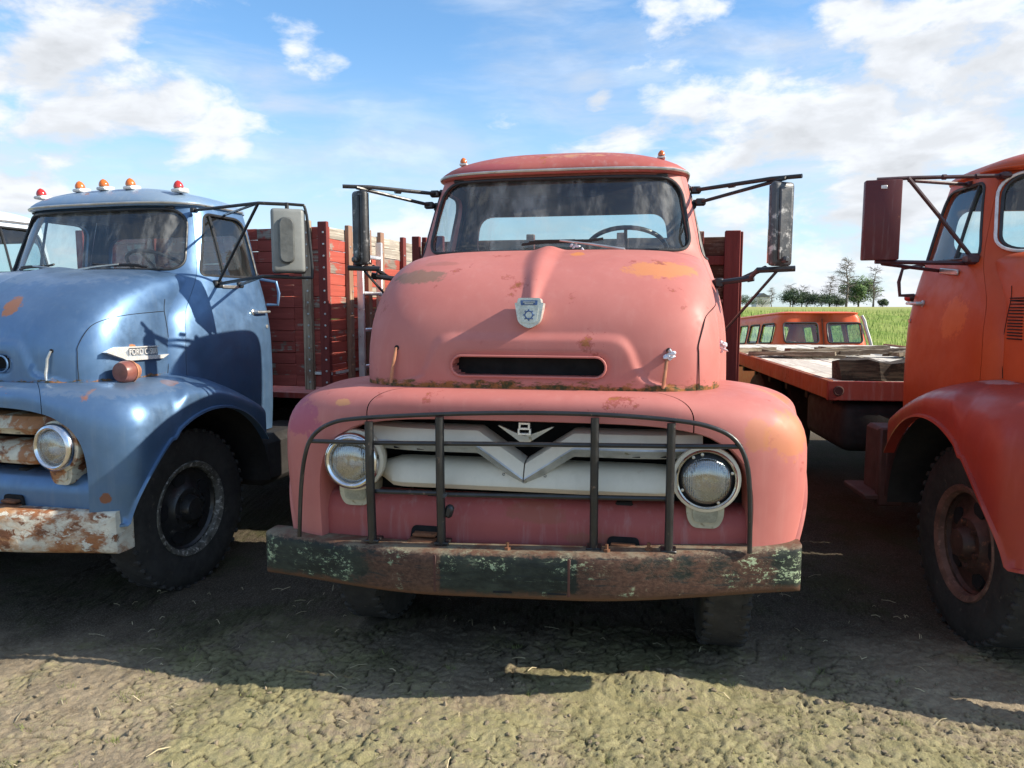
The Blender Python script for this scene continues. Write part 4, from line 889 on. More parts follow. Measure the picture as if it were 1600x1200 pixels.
# ------------------------------------------------------------------ beds
def plank_mesh(key, size, mat, bev=.004, wob=.004, seed=0):
    mb = MB(); mb.box((0, 0, 0), size, None, bev); r_ = random.Random(seed)
    mb.v = [(x + r_.uniform(-wob, wob) * .5, y + r_.uniform(-wob, wob), z + r_.uniform(-wob, wob)) for x, y, z in mb.v]
    return mb.mesh('plank', mat, ang=30)
def side_panel(parent, x, ys, z0, z1, rows, outward, mats, bare_after=9, bare_rows=2, detail=True):
    """stake rack along the bed edge: planks between posts, one object per plank"""
    h = (z1 - z0) / rows; r_ = random.Random(int(abs(x) * 100)); posts, planks = mats
    for i in range(len(ys) - 1):
        L = ys[i + 1] - ys[i]
        var = {}
        for k in range(rows):
            bare = (k >= rows - bare_rows and i >= bare_after) or r_.random() < .05
            key = (bare, r_.randrange(2))
            if key not in var: var[key] = plank_mesh('plank', (.022, L - .004, h - .002), planks[1] if bare else planks[0], .003, .003, r_.randrange(99))
            link_copy(var[key], 'plank', parent, (x + r_.uniform(-.003, .003), (ys[i] + ys[i + 1]) / 2, z0 + h * (k + .5)), (0, 0, r_.uniform(-.004, .004)), (1, 1, r_.uniform(.985, 1.0)))
def post(parent, c, size, mat, bolts=0, face=(0, -1, 0)):
    q = MB(); q.box(c, size, None, .004); o = q.build('stake_post', mat, parent)
    return o
# ------------------------------------------------------------------ ground
def _lat(seed): return np.random.RandomState(seed).rand(256, 256)
_LT = {}
def vnoise(x, y, s, seed):
    if seed not in _LT: _LT[seed] = _lat(seed)
    L = _LT[seed]; x = x * s + 1000.3; y = y * s + 1000.7; xi = np.floor(x).astype(int); yi = np.floor(y).astype(int); fx = x - xi; fy = y - yi
    fx = fx * fx * (3 - 2 * fx); fy = fy * fy * (3 - 2 * fy); a, b = xi % 256, (xi + 1) % 256; c, d = yi % 256, (yi + 1) % 256
    return (L[a, c] * (1 - fx) + L[b, c] * fx) * (1 - fy) + (L[a, d] * (1 - fx) + L[b, d] * fx) * fy
def fbm(x, y, s, seed, o=5, g=.55):
    t = 0; a = 1; n = 0
    for k in range(o): t = t + a * vnoise(x, y, s * 2.03 ** k, seed + k); n += a; a *= g
    return t / n
def worley(x, y, s, seed):
    L1, L2 = np.random.RandomState(seed).rand(128, 128), np.random.RandomState(seed + 1).rand(128, 128)
    x = x * s + 500; y = y * s + 500; xi = np.floor(x).astype(int); yi = np.floor(y).astype(int)
    f1 = np.full(x.shape, 9.); f2 = np.full(x.shape, 9.)
    for i in (-1, 0, 1):
        for j in (-1, 0, 1):
            a, b = xi + i, yi + j; d = np.hypot(a + L1[a % 128, b % 128] - x, b + L2[a % 128, b % 128] - y)
            f2 = np.where(d < f1, f1, np.minimum(f2, d)); f1 = np.minimum(f1, d)
    return f1, f2
def terrain(x, y):
    x = np.asarray(x, float); y = np.asarray(y, float)
    return -.58 * sstep(8, 14, y) + 2.25 * sstep(18, 84, y) + .25 * (fbm(x, y, .03, 60, 3) - .5) * sstep(20, 60, y)
def moss_amount(x, y):
    m = .54 * fbm(x, y, 1.5, 11, 5, .6) + .36 * fbm(x, y, 5.5, 31, 4)
    m = m + .07 * sstep(3.4, 2.4, y) - .01 + .10 * np.exp(-((x + .9) / 1.0) ** 2 - ((y - 2.8) / .5) ** 2) - .08 * sstep(-1.4, -2.2, x) * sstep(3.2, 2.5, y)
    return np.clip(m * 1.5 - .25, 0, 1)
def ground_height(x, y):
    near = sstep(9, 4.5, y)
    h = .050 * (fbm(x, y, .8, 3, 4) - .5) + .030 * (fbm(x, y, 4.0, 5, 4, .6) - .5)
    lump = np.clip(fbm(x, y, 20.0, 8, 4, .72) - .50, 0, 1) * .020
    rough = sstep(.35, .65, fbm(x, y, 1.1, 21, 3) + .22 * sstep(-1.0, .8, x))
    w1, w2 = worley(x + .02 * (fbm(x, y, 20, 101, 2) - .5), y + .02 * (fbm(x, y, 20, 111, 2) - .5), 30, 120); v1, v2 = worley(x, y, 62, 130)
    cl = sstep(.42, .62, fbm(x, y, 2.6, 141, 4)); h = h + (.005 * np.minimum(w2 - w1, .45) + .005 * np.minimum(v2 - v1, .5)) * (.35 + .9 * cl)
    h = h + lump * (.25 + .95 * rough) + .012 * (fbm(x, y, 48, 14, 2) - .5) - .055 * sstep(-.9, -1.7, x) * sstep(3.0, 3.5, y)
    h = h + .05 * np.exp(-((x - .62) / .24) ** 2 - ((y - 2.92) / .10) ** 2)
    return h * near
def build_ground():
    def axis(segs):
        out = [np.arange(a, b, s) for a, b, s in segs]; return np.concatenate(out + [[segs[-1][1]]])
    xs = axis([(-700, -60, 40), (-60, -10, 5), (-10, -4, .5), (-4, -2.7, .04), (-2.7, 2.3, .0085), (2.3, 4, .04), (4, 10, .5), (10, 60, 4), (60, 700, 40)])
    ys = axis([(-60, -6, 6), (-6, 1, .5), (1, 1.6, .06), (1.6, 2.2, .02), (2.2, 3.5, .0085), (3.5, 5.5, .03), (5.5, 9, .12), (9, 24, .6), (24, 100, 3), (100, 900, 50)])
    X, Y = np.meshgrid(xs, ys); f1, f2 = worley(X + .05 * (fbm(X, Y, 8, 41, 3) - .5), Y + .05 * (fbm(X, Y, 8, 51, 3) - .5), 9.5, 70)
    g1, g2 = worley(X, Y, 19, 80)
    moss = moss_amount(X, Y); near = sstep(5, 3.6, Y)
    cr = sstep(.060, .012, f2 - f1) * sstep(.25, .45, moss) * near * sstep(.35, .55, fbm(X, Y, 3.1, 91, 3)); cr2 = .7 * sstep(.085, .02, g2 - g1) * sstep(.25, .5, moss) * near * sstep(.40, .55, fbm(X, Y, 2.2, 95, 3))
    crack = np.clip(np.maximum(cr, cr2), 0, 1)
    Z = terrain(X, Y) + ground_height(X, Y) - .010 * crack + .002 * sstep(.4, .7, moss) * near
    r, c = X.shape; V = np.stack([X, Y, Z], -1).reshape(-1, 3)
    i, j = np.meshgrid(np.arange(r - 1), np.arange(c - 1), indexing='ij'); a = (i * c + j).ravel(); F = np.stack([a, a + 1, a + c + 1, a + c], 1)
    me = bpy.data.meshes.new('ground'); me.vertices.add(len(V)); me.vertices.foreach_set('co', V.ravel()); me.loops.add(F.size); me.loops.foreach_set('vertex_index', F.ravel().astype(np.int32))
    me.polygons.add(len(F)); me.polygons.foreach_set('loop_start', np.arange(0, F.size, 4, dtype=np.int32)); me.update(calc_edges=True)
    for nm, arr in (('moss', moss), ('crack', crack)):
        at = me.attributes.new(nm, 'FLOAT', 'POINT'); at.data.foreach_set('value', arr.ravel().astype(np.float32))
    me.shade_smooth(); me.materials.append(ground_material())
    o = bpy.data.objects.new('ground', me); COL.objects.link(o); o['kind'] = 'structure'; o['label'] = 'mossy cracked soil of the lot running into a green field'; return o
build_ground()
def gz(x, y): return float(terrain(x, y) + ground_height(np.array([x], float), np.array([y], float))[0])

# ------------------------------------------------------------------ what each truck carries
def ladder_at(loc, yaw, x, y0, y1, z0, z1):
    t = thing('ladder', 'aluminium ladder hung upright on the red stake side behind the blue truck cab', 'ladder', loc, -yaw)
    for y in (y0, y1):
        q = MB(); q.box((x, y, (z0 + z1) / 2), (.055, .024, z1 - z0), None, .004); q.build('ladder_rail', M['alu'], t)
    k = 0; z = z0 + .16
    while z < z1 - .05:
        q = MB(); q.box((x, (y0 + y1) / 2, z), (.030, y1 - y0 - .02, .030), None, .008); q.build('rung', M['alu'], t); z += .285

def blue_more(T, hood):
    # west-coast mirror with grey shell in a pipe loop, on the side towards the pink truck
    e = thing_part('mirror', T); c = Vector((1.42, 1.10, 2.045)); rot = Matrix.Rotation(.62, 3, 'Z')
    h = MB(); h.box(c, (.190, .050, .375), rot, .026, seg=4); h.build('mirror_head', M['mirror_shell'], e)
    h = MB(); h.box(c + rot @ Vector((.004, .034, 0)), (.196, .040, .382), rot, .018, seg=3); h.build('mirror_rim', M['black'], e)
    h = MB(); out = rpoly([(-.045, -.135), (.045, -.135), (.045, .135), (-.045, .135)], .045, 6)
    h.prism(out, lambda a, b: c + rot @ Vector((a - .01, -.036, b)), lambda a, b: c + rot @ Vector((a * .8 - .01, -.050, b * .93))); h.build('oval_boss', M['mirror_boss'], e)
    h = MB(); h.box(c + rot @ Vector((0, .0555, 0)), (.17, .004, .34), rot, .001); h.build('mirror_pane', M['mirror_glass'], e)
    a = MB(); L = [c + rot @ Vector(p) for p in ((-.16, .02, .215), (.06, .02, .215), (.105, .02, .19), (.125, .02, .0), (.135, .02, -.19), (.10, .02, -.215), (-.15, .02, -.21))]; a.tube(smooth_path(L, 4), .009, 8)
    p_up = Vector((float(Wz(2.26)), 1.20, 2.262)); p_lo = Vector((cab_x(1.24, 1.80), 1.24, 1.80))
    top = L[0]; bot = L[-1]
    a.tube([p_up, top, c + rot @ Vector((0, .02, .215))], .010, 8); a.tube([Vector((cab_x(1.5, 2.26), 1.5, 2.27)), top], .008, 6); a.tube([top, p_lo], .009, 8)
    a.tube([p_lo, bot, c + rot @ Vector((0, .02, -.21))], .010, 8); a.tube([Vector((cab_x(1.46, 1.80), 1.46, 1.80)), bot], .009, 8)
    a.box(p_lo, (.04, .07, .05), None, .01); a.box((cab_x(1.46, 1.80), 1.46, 1.80), (.03, .06, .04), None, .008); a.box(p_up, (.03, .05, .03), None, .006)
    a.tube([c + rot @ Vector((0, .02, .19)), c + rot @ Vector((0, .02, .225))], .012, 8); a.build('mirror_arm', M['black'], e)
    bk = MB(); bk.box((cab_x(1.35, 1.785) + .006, 1.35, 1.785), (.012, .16, .022), None, .004); bk.build('mirror_bracket', M['dull_chrome'], e)
    # name plate on the bonnet side: chrome arrow with raised lettering
    def side_frame(y, z):
        p, n = hood_at(y=y, z=z); q, _ = hood_at(y=y + .12, z=z); t = (q - hood_at(y=y - .10, z=z)[0]).normalized(); u = Vector((0, 0, 1)); n2 = t.cross(u); n2 = n2 if n2.x > 0 else -n2; return p, t, u, n2
    p, t_, u, n = side_frame(.57, 1.405); p = p + n * .006
    f = lambda d: (lambda a_, b: p + t_ * a_ + u * b + n * d)
    q = MB(); q.prism([(-.235, .008), (-.155, .034), (.115, .034), (.12, .028), (-.09, .026), (-.115, .004), (-.10, -.020), (.125, -.020), (.195, -.018), (.15, -.040), (-.10, -.042), (-.13, -.028)], f(-.02), f(.016)); pl = q.build('name_plate', M['plate'], hood)
    q = MB(); q.prism([(-.115, .004), (-.09, .026), (.118, .026), (.122, -.020), (-.10, -.020)], f(-.02), f(.006)); q.build('plate_recess', M['plate_dark'], pl)
    me = text_mesh('FORD C-500', .047, .004); me.materials.append(M['lamp_base']); o = bpy.data.objects.new('lettering', me); COL.objects.link(o); o.parent = pl
    mt = Matrix((( *t_, 0), (*u, 0), (*n, 0), (0, 0, 0, 1))).transposed(); o.matrix_local = Matrix.Translation(p + t_ * .012 + u * .003 + n * .010) @ mt @ Matrix.Diagonal((.78, 1, 1, 1))
    # round turn lamp on the fender
    tl = thing_part('fender_lamp', T); q = MB(); q.lathe([(.056, .0), (.058, .03), (.058, .05), (.050, .072), (.02, .078), (0, .078)], (.875, .42, 1.312), (0, -1, 0), 28); q.build('lamp_lens', M['faded_lens'], tl)
    q = MB(); q.lathe([(.0, -.045), (.04, -.035), (.056, .0), (.060, .004), (.060, .012)], (.875, .42, 1.312), (0, -1, 0), 28); q.tube([(.875, .42, 1.20), (.875, .42, 1.27)], .02, 8); q.build('lamp_body', M['rust_bright'], tl)
    # stake bed
    b = thing_part('stake_bed', T)
    rl = MB()
    for s in (1, -1):
        for z in (.99, .925, .86): rl.box((s * (1.12 - (.02 if z < .97 else 0)), 4.2, z), (.06, 4.3, .05), None, .006)
    rl.box((0, 4.2, .985), (2.2, 4.25, .04)); rl.build('bed_frame', M['bed_red'], b)
    ys = [2.04, 2.29, 2.60, 2.83, 3.27, 3.75, 4.4, 5.05, 5.7]
    side_panel(b, 1.125, ys, 1.06, 2.235, 14, 1, (None, (M['plank_red'], M['plank_grey'])), bare_after=1, bare_rows=2)
    r_ = random.Random(4); pm = [plank_mesh('headboard', (.30, .024, .073), M['plank_red_x'], .003, .003, k) for k in range(3)]
    for k in range(14):
        for x in (.98, .68, .38, .08, -.22, -.52, -.82): link_copy(pm[r_.randrange(3)], 'plank', b, (x + .01, 2.05, 1.06 + .084 * (k + .5)), (0, r_.uniform(-.006, .006), 0), (1, 1, r_.uniform(1.11, 1.145)))
    for i, y in enumerate(ys[1:], 1): post(b, (1.155, y + .025, 1.65), (.036, .062, 1.24), M['post_red'] if i in (4, 5) else M['post_wood'])
    for x, m in ((.97, 'post_wood'), (1.11, 'post_red'), (.4, 'post_red'), (-.4, 'post_red'), (-1.1, 'post_red')):
        post(b, (x, 2.022, 1.65 + (.012 if m == 'post_wood' else 0)), (.075, .035, 1.24), M[m])
    bl = MB()
    for y in ys[1:6]:
        for k in range(14):
            if (k + int(y * 10)) % 2 == 0: bl.lathe([(.009, 0), (.009, .004), (0, .006)], (1.173, y + .025 + .012 * ((k % 3) - 1), 1.10 + k * .084), (1, 0, 0), 7)
    for x in (.97, 1.11):
        for k in range(14): bl.lathe([(.008, 0), (.008, .004), (0, .006)], (x + .01, 2.004, 1.10 + k * .084), (0, -1, 0), 7)
    bl.build('bolts', M['dull_chrome'], b)
    st = MB(); st.box((1.142, 2.35, 1.165), (.008, .5, .02)); st.box((1.05, 2.028, 1.165), (.2, .008, .02)); st.build('metal_strap', M['lamp_base'], b)
    for s in (-1,):
        sp = MB(); [sp.box((s * 1.125, 4.2, 1.02 + .12 * k + .05), (.022, 4.2, .10), None, .004) for k in range(10)]; sp.build('far_side_boards', M['plank_red'], b)
    tk = MB(); tk.box((.80, 1.75, .62), (.40, .75, .34), None, .05); tk.build('fuel_tank', M['dark'], T)

def pink_more(T, hood):
    west_mirror(T, 1, M['mirror_grey'], cy=.92, zt=2.19, zb=1.795, xo=1.095, yaw=.55, w=.125)
    west_mirror(T, -1, M['mirror_back'], cy=.92, zt=2.21, zb=1.82, xo=1.02, yaw=.6, w=.11)
    b = thing_part('stake_bed', T)
    fr = MB(); fr.box((0, 4.2, 1.03), (2.2, 4.2, .12), None, .01); fr.build('bed_frame', M['bed_red'], b)
    r_ = random.Random(5); pm = [plank_mesh('headboard', (.36, .03, .125), M['plank_dark'], .006, .006, k) for k in range(3)]
    for k in range(7):
        for x in (-.88, -.53, -.18, .17, .52, .86): link_copy(pm[r_.randrange(3)], 'plank', b, (x, 2.15 + r_.uniform(-.004, .004), 1.16 + .138 * k), (0, r_.uniform(-.015, .015), 0))
    for x in (-1.10, -.93, -.3, .3, .80): post(b, (x, 2.115, 1.585), (.055, .04, 1.0), M['post_red'])
    post(b, (1.005, 2.11, 1.585), (.095, .05, 1.0), M['post_red'])
    for z in (1.90,): q = MB(); q.box((.89, 2.128, z), (.15, .024, .06), None, .004); q.build('headboard_rail', M['post_red'], b)
    for s in (1, -1):
        pm2 = [plank_mesh('side', (.022, .70, .115), M['plank_red'], .004, .004, k) for k in range(3)]
        for k in range(8):
            for y in np.arange(2.55, 6.2, .71): link_copy(pm2[r_.randrange(3)], 'plank', b, (s * 1.03, y, 1.15 + .125 * k))
        for y in np.arange(2.2, 6.3, .71): post(b, (s * 1.06, y, 1.585), (.035, .07, 1.0), M['post_red'])

def red_more(T, hood):
    # mirror standing well off the door, with a long diagonal brace
    e = thing_part('mirror', T); c = Vector((-1.24, 1.15, 2.045)); rot = Matrix.Rotation(-.12, 3, 'Z')
    h = MB(); h.box(c, (.175, .05, .405), rot, .007, seg=2); h.build('mirror_head', M['maroon'], e)
    h = MB(); h.box(c + rot @ Vector((0, .0265, 0)), (.15, .004, .38), rot, .001); h.build('mirror_pane', M['mirror_glass'], e)
    h = MB(); h.box(c + rot @ Vector((.0, -.027, .165)), (.03, .004, .018), rot, .002); h.build('sticker', M['lamp_base'], e)
    pl = Vector((-cab_x(1.18, 1.845), 1.16, 1.845)); pu = Vector((-cab_x(1.22, 2.25), 1.18, 2.265)); pu2 = Vector((-cab_x(1.45, 2.25), 1.45, 2.265))
    tp = c + Vector((.02, 0, .212)); bt = c + Vector((.0, 0, -.21)); tp2 = c + Vector((.125, 0, .212))
    a = MB(); a.tube([tp + Vector((-.05, 0, -.005)), tp2, pu], .010, 8); a.tube([tp2 + Vector((0, 0, -.012)), pu2], .010, 8); a.tube([tp2 + Vector((-.01, -.01, .0)), tp2.lerp(pl, .45), pl], .0105, 8)
    a.tube([bt + Vector((-.02, 0, 0)), bt + Vector((.14, .0, -.004)), pl + Vector((.0, .02, -.02))], .011, 8); a.tube([bt + Vector((.02, .01, -.01)), Vector((-cab_x(1.45, 1.80), 1.45, 1.80))], .010, 8)
    a.box(pl + Vector((-.01, 0, 0)), (.06, .08, .055), None, .012); a.box(pu, (.05, .07, .03), None, .008); a.box(pu2, (.04, .06, .03), None, .008)
    for k in (.35, .7): a.tube([tp2.lerp(pu, k), tp2.lerp(pu, k + .04)], .014, 8)
    a.build('mirror_arm', M['maroon_arm'], e)
    bk = MB(); bk.box((-cab_x(1.32, 1.80) - .012, 1.32, 1.79), (.012, .20, .03), Matrix.Rotation(.1, 3, 'X'), .004); bk.build('mirror_bracket', M['dull_chrome'], e)
    # louvres between bonnet and door
    for k in range(14):
        z = 1.455 + k * .0145; p0, _ = hood_at(y=.645 + .003 * k, z=z, side=-1); p1, _ = hood_at(y=.765 + .003 * k, z=z, side=-1); d = (p1 - p0)
        q = MB(); q.box((p0 + p1) / 2 + Vector((-.002, 0, 0)), (.012, .115, .0055), Matrix.Rotation(math.atan2(-d.x, d.y), 3, 'Z'), .002); q.build('louvre', M['void'], hood)
    # flat bed
    b = thing_part('flat_bed', T)
    r_ = random.Random(9); pm = [plank_mesh('deck', (.186, 5.08, .04), M['deck'], .004, .002, k) for k in range(3)]
    for k in range(12): link_copy(pm[k % 3], 'plank', b, (-1.03 + .1873 * k, 4.70, 1.08 + r_.uniform(-.002, .002)))
    q = MB(); q.box((-1.145, 4.70, 1.055), (.04, 5.16, .125), None, .006); q.box((-1.128, 4.70, 1.108), (.012, 5.1, .022)); q.build('side_rail', M['bed_orange'], b)
    q = MB(); q.box((1.145, 4.70, 1.055), (.04, 5.16, .125), None, .006); q.build('side_rail', M['bed_orange'], b)
    q = MB(); q.box((0, 2.125, 1.050), (2.33, .04, .128), None, .006); q.build('front_rail', M['bed_red'], b)
    q = MB(); q.box((0, 4.70, 1.03), (2.2, 5.1, .09)); [q.box((0, y, .95), (2.1, .07, .10)) for y in (2.4, 3.0, 3.6, 4.2, 4.8, 5.4, 6.0, 6.6)]; q.build('bed_frame', M['dark'], b)
    rf = MB(); rf.lathe([(.034, 0), (.034, .008), (.026, .010), (.024, .006), (0, .006)], (-1.10, 2.105, 1.052), (0, -1, 0), 20); rf.build('reflector', M['brown_dark'], b)
    tk = MB(); tk.box((-.83, 2.55, .80), (.46, .85, .33), None, .07, seg=3); tk.build('fuel_tank', M['dark'], T)
    tk = MB(); tk.box((.72, 2.3, .62), (.5, 1.5, .62), None, .05, seg=2); tk.build('sun_block_box', M['dark'], T)  # added box on the hidden side, blocks sun under the truck
    tk = MB(); tk.box((1.0, 4.3, .62), (.26, 3.9, .74), None, .03); tk.build('sun_block_skirt', M['dark'], T)  # added skirt on the hidden side, keeps sun off the ground below the bed
    tk = MB(); tk.box((.62, 1.97, .95), (.9, .20, .85), None, .03, seg=2); tk.build('sun_block_infill', M['dark'], T)  # added infill between cab and bed, stops sun coming through the gap
    st = MB(); st.box((-.99, 1.50, .68), (.14, .05, .46), None, .01); st.box((-1.00, 1.66, .50), (.26, .36, .035), None, .008); st.box((-.86, 1.62, .70), (.36, .30, .40), None, .02); st.build('cab_step', M['brown_dark'], T)

M['pod'] = plain('yellowed cream pod', (.40, .37, .27), .4, 0, .2, 9, grime=((.20, .16, .09), .58)); M['pod_lens'] = plain('clouded signal lens', (.30, .29, .22), .25, 0, .25, 14)
M['maroon_arm'] = plain('dark maroon arm', (.050, .016, .020), .45, 0, .3, 8)
M['mirror_shell'] = plain('chalky grey shell', (.19, .20, .195), .5, 0, .12, 5, bmp=.2)
M['mirror_boss'] = plain('dull grey boss', (.085, .09, .088), .45, 0, .25, 14, bmp=.5, bscale=25)

LOC_PINK, LOC_BLUE, LOC_RED, LOC_PALE = (.035, 2.795, 0), (-3.0, 3.70, -.053), (3.01, 2.52, 0), (-5.2, 4.9, 0)
YP, YBL, YR = R(10.5), R(16.2), R(6.4)
pink = truck('truck', 'faded pink cabover truck with black pipe guard over its V grille', LOC_PINK, YP, dict(
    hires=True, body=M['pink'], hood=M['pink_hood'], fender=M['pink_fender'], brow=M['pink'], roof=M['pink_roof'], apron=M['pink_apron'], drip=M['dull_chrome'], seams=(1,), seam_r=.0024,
    right_ring=False, right_lamp_label='headlamp with its chrome ring missing', wipers=((.36, -.16, .006),),
    lights=(((-.535, 1.24, 2.378), 'amber'), ((.535, 1.24, 2.378), 'amber')), light_size=.62,
    bumper=M['bumper'], skew=.034, right_lamp_z=.935, bumper_dim=(-1.175, 1.085, .462, .643, -.07, .14), bumper_plate=True, guard=True, rims=(M['rim_edge'], M['rim_black']), more=pink_more))
blue = truck('truck', 'metallic blue cabover truck with rusty white bumper and red stake bed', LOC_BLUE, YBL, dict(
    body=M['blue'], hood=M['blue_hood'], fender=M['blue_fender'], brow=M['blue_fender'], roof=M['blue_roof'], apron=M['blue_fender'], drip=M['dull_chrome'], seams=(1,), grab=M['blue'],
    grille=M['white_rust'], grille_trim=M['white_rust'], lamp_mats={'pod': M['white_rust']}, wipers=((-.06, -.52, -.012), (.06, .50, -.012)), latch=M['dull_chrome'],
    lights=tuple(((x, 1.20 + .09 * abs(x) ** 2, 2.418 - .11 * abs(x) ** 2.2), l) for x, l in ((-.56, 'redlens'), (-.20, 'amber'), (0, 'amber'), (.21, 'amber'), (.56, 'redlens'))),
    bumper=M['bumper_white'], bumper_dim=(-1.02, 1.02, .42, .63, -.05, .12), rims=(M['rim_edge'], M['rim_black']), more=blue_more))
red = truck('truck', 'orange red cabover flatbed truck with maroon mirror, cut by the photo edge', LOC_RED, YR, dict(
    body=M['red'], hood=M['red'], fender=M['red_fender'], brow=M['red_fender'], roof=M['red'], drip=M['red'], seams=(-1,), grab=M['maroon_arm'], side_lamp=True, bright_seal=True,
    bumper=M['bumper_white'], bumper_dim=(-.78, 1.10, .42, .63, -.12, .12), rims=(M['rim_rust'], M['rim_red']), more=red_more))
pale = truck('truck', 'pale truck peeking out behind the blue truck roof', LOC_PALE, R(16), dict(
    body=M['pale'], hood=M['pale'], fender=M['pale'], roof=M['pale'], bumper=M['bumper_white'], bumper_dim=(-.90, .90, .43, .63, -.03, .10)))
ladder_at(LOC_BLUE, YBL, 1.225, 2.36, 2.68, 1.03, 2.17)

# ------------------------------------------------------------------ loose things on the trucks
def on(loc, yaw, p): return Matrix.Translation(loc) @ Matrix.Rotation(-yaw, 4, 'Z') @ Vector(p)
def rag(label, P, size, seed):
    mb = MB(); r_ = random.Random(seed)
    for k in range(7):
        c = Vector((r_.gauss(0, size[0] * .45), r_.gauss(0, size[1] * .3), r_.gauss(0, size[2] * .5))); mb.ico(c, (size[0] * r_.uniform(.25, .6), size[1] * r_.uniform(.3, .6), size[2] * r_.uniform(.3, .6)), 2, .28, seed + k, rot=Matrix.Rotation(r_.uniform(0, 3), 3, (r_.random(), r_.random(), r_.random())))
    o = mb.build('rag', M['rag']); o.location = P; tag(o, label, 'rag')
p_, n_ = hood_at(x=.565, z=1.41); rag('crumpled white rag tied round the latch on the pink bonnet', on(LOC_PINK, YP, p_ + n_ * .022), (.020, .018, .034), 3)
rag('small white rag wedged under the windscreen wiper of the pink truck', on(LOC_PINK, YP, (.115, cab_y(.1, 1.9) - .035, 1.903)), (.028, .014, .017), 8)
p_, n_ = hood_at(y=.60, z=1.42); rag('white scrap hanging on the flank of the pink bonnet', on(LOC_PINK, YP, p_ + Vector((.018, 0, 0))), (.013, .018, .040), 13)

def rough_timber(name, label, cat, P, size, rotz, mat, seed, group=None, tilt=0.0):
    mb = MB(); bm = bmesh.new(); bmesh.ops.create_cube(bm, size=1); bmesh.ops.scale(bm, vec=size, verts=bm.verts)
    long_e = [e for e in bm.edges if abs((e.verts[0].co - e.verts[1].co)[max(range(3), key=lambda k: size[k])]) > 1e-6]
    bmesh.ops.subdivide_edges(bm, edges=long_e, cuts=9); r_ = random.Random(seed)
    for v in bm.verts: v.co += Vector([r_.uniform(-1, 1) * min(size) * .14 for _ in range(3)])
    mb.add([v.co for v in bm.verts], [[v.index for v in f.verts] for f in bm.faces]); bm.free()
    o = mb.build(name, mat, ang=20); o.location = P; o.rotation_euler = (0, tilt, rotz); tag(o, label, cat, group); return o
rough_timber('timber_block', 'dark rotten timber block lying across the bleached flatbed beside the red cab', 'timber', on(LOC_RED, YR, (-.62, 2.40, 1.165)), (.82, .20, .135), -YR + .02, M['timber'], 2)
r_ = random.Random(21)
for k in range(18):
    x = -1.0 + 1.9 * (k + r_.random()) / 18; y = r_.uniform(4.5, 5.75)
    L = r_.uniform(.25, .8); rough_timber('board', 'rotten splintered board lying in the litter at the far end of the flatbed', 'board', on(LOC_RED, YR, (x, y, 1.108 + r_.uniform(0, .05))), (L, r_.uniform(.06, .15), r_.uniform(.02, .055)), r_.uniform(-.5, .5), M['debris'], 30 + k, 'rotten boards littering the flatbed', r_.uniform(-.07, .07))

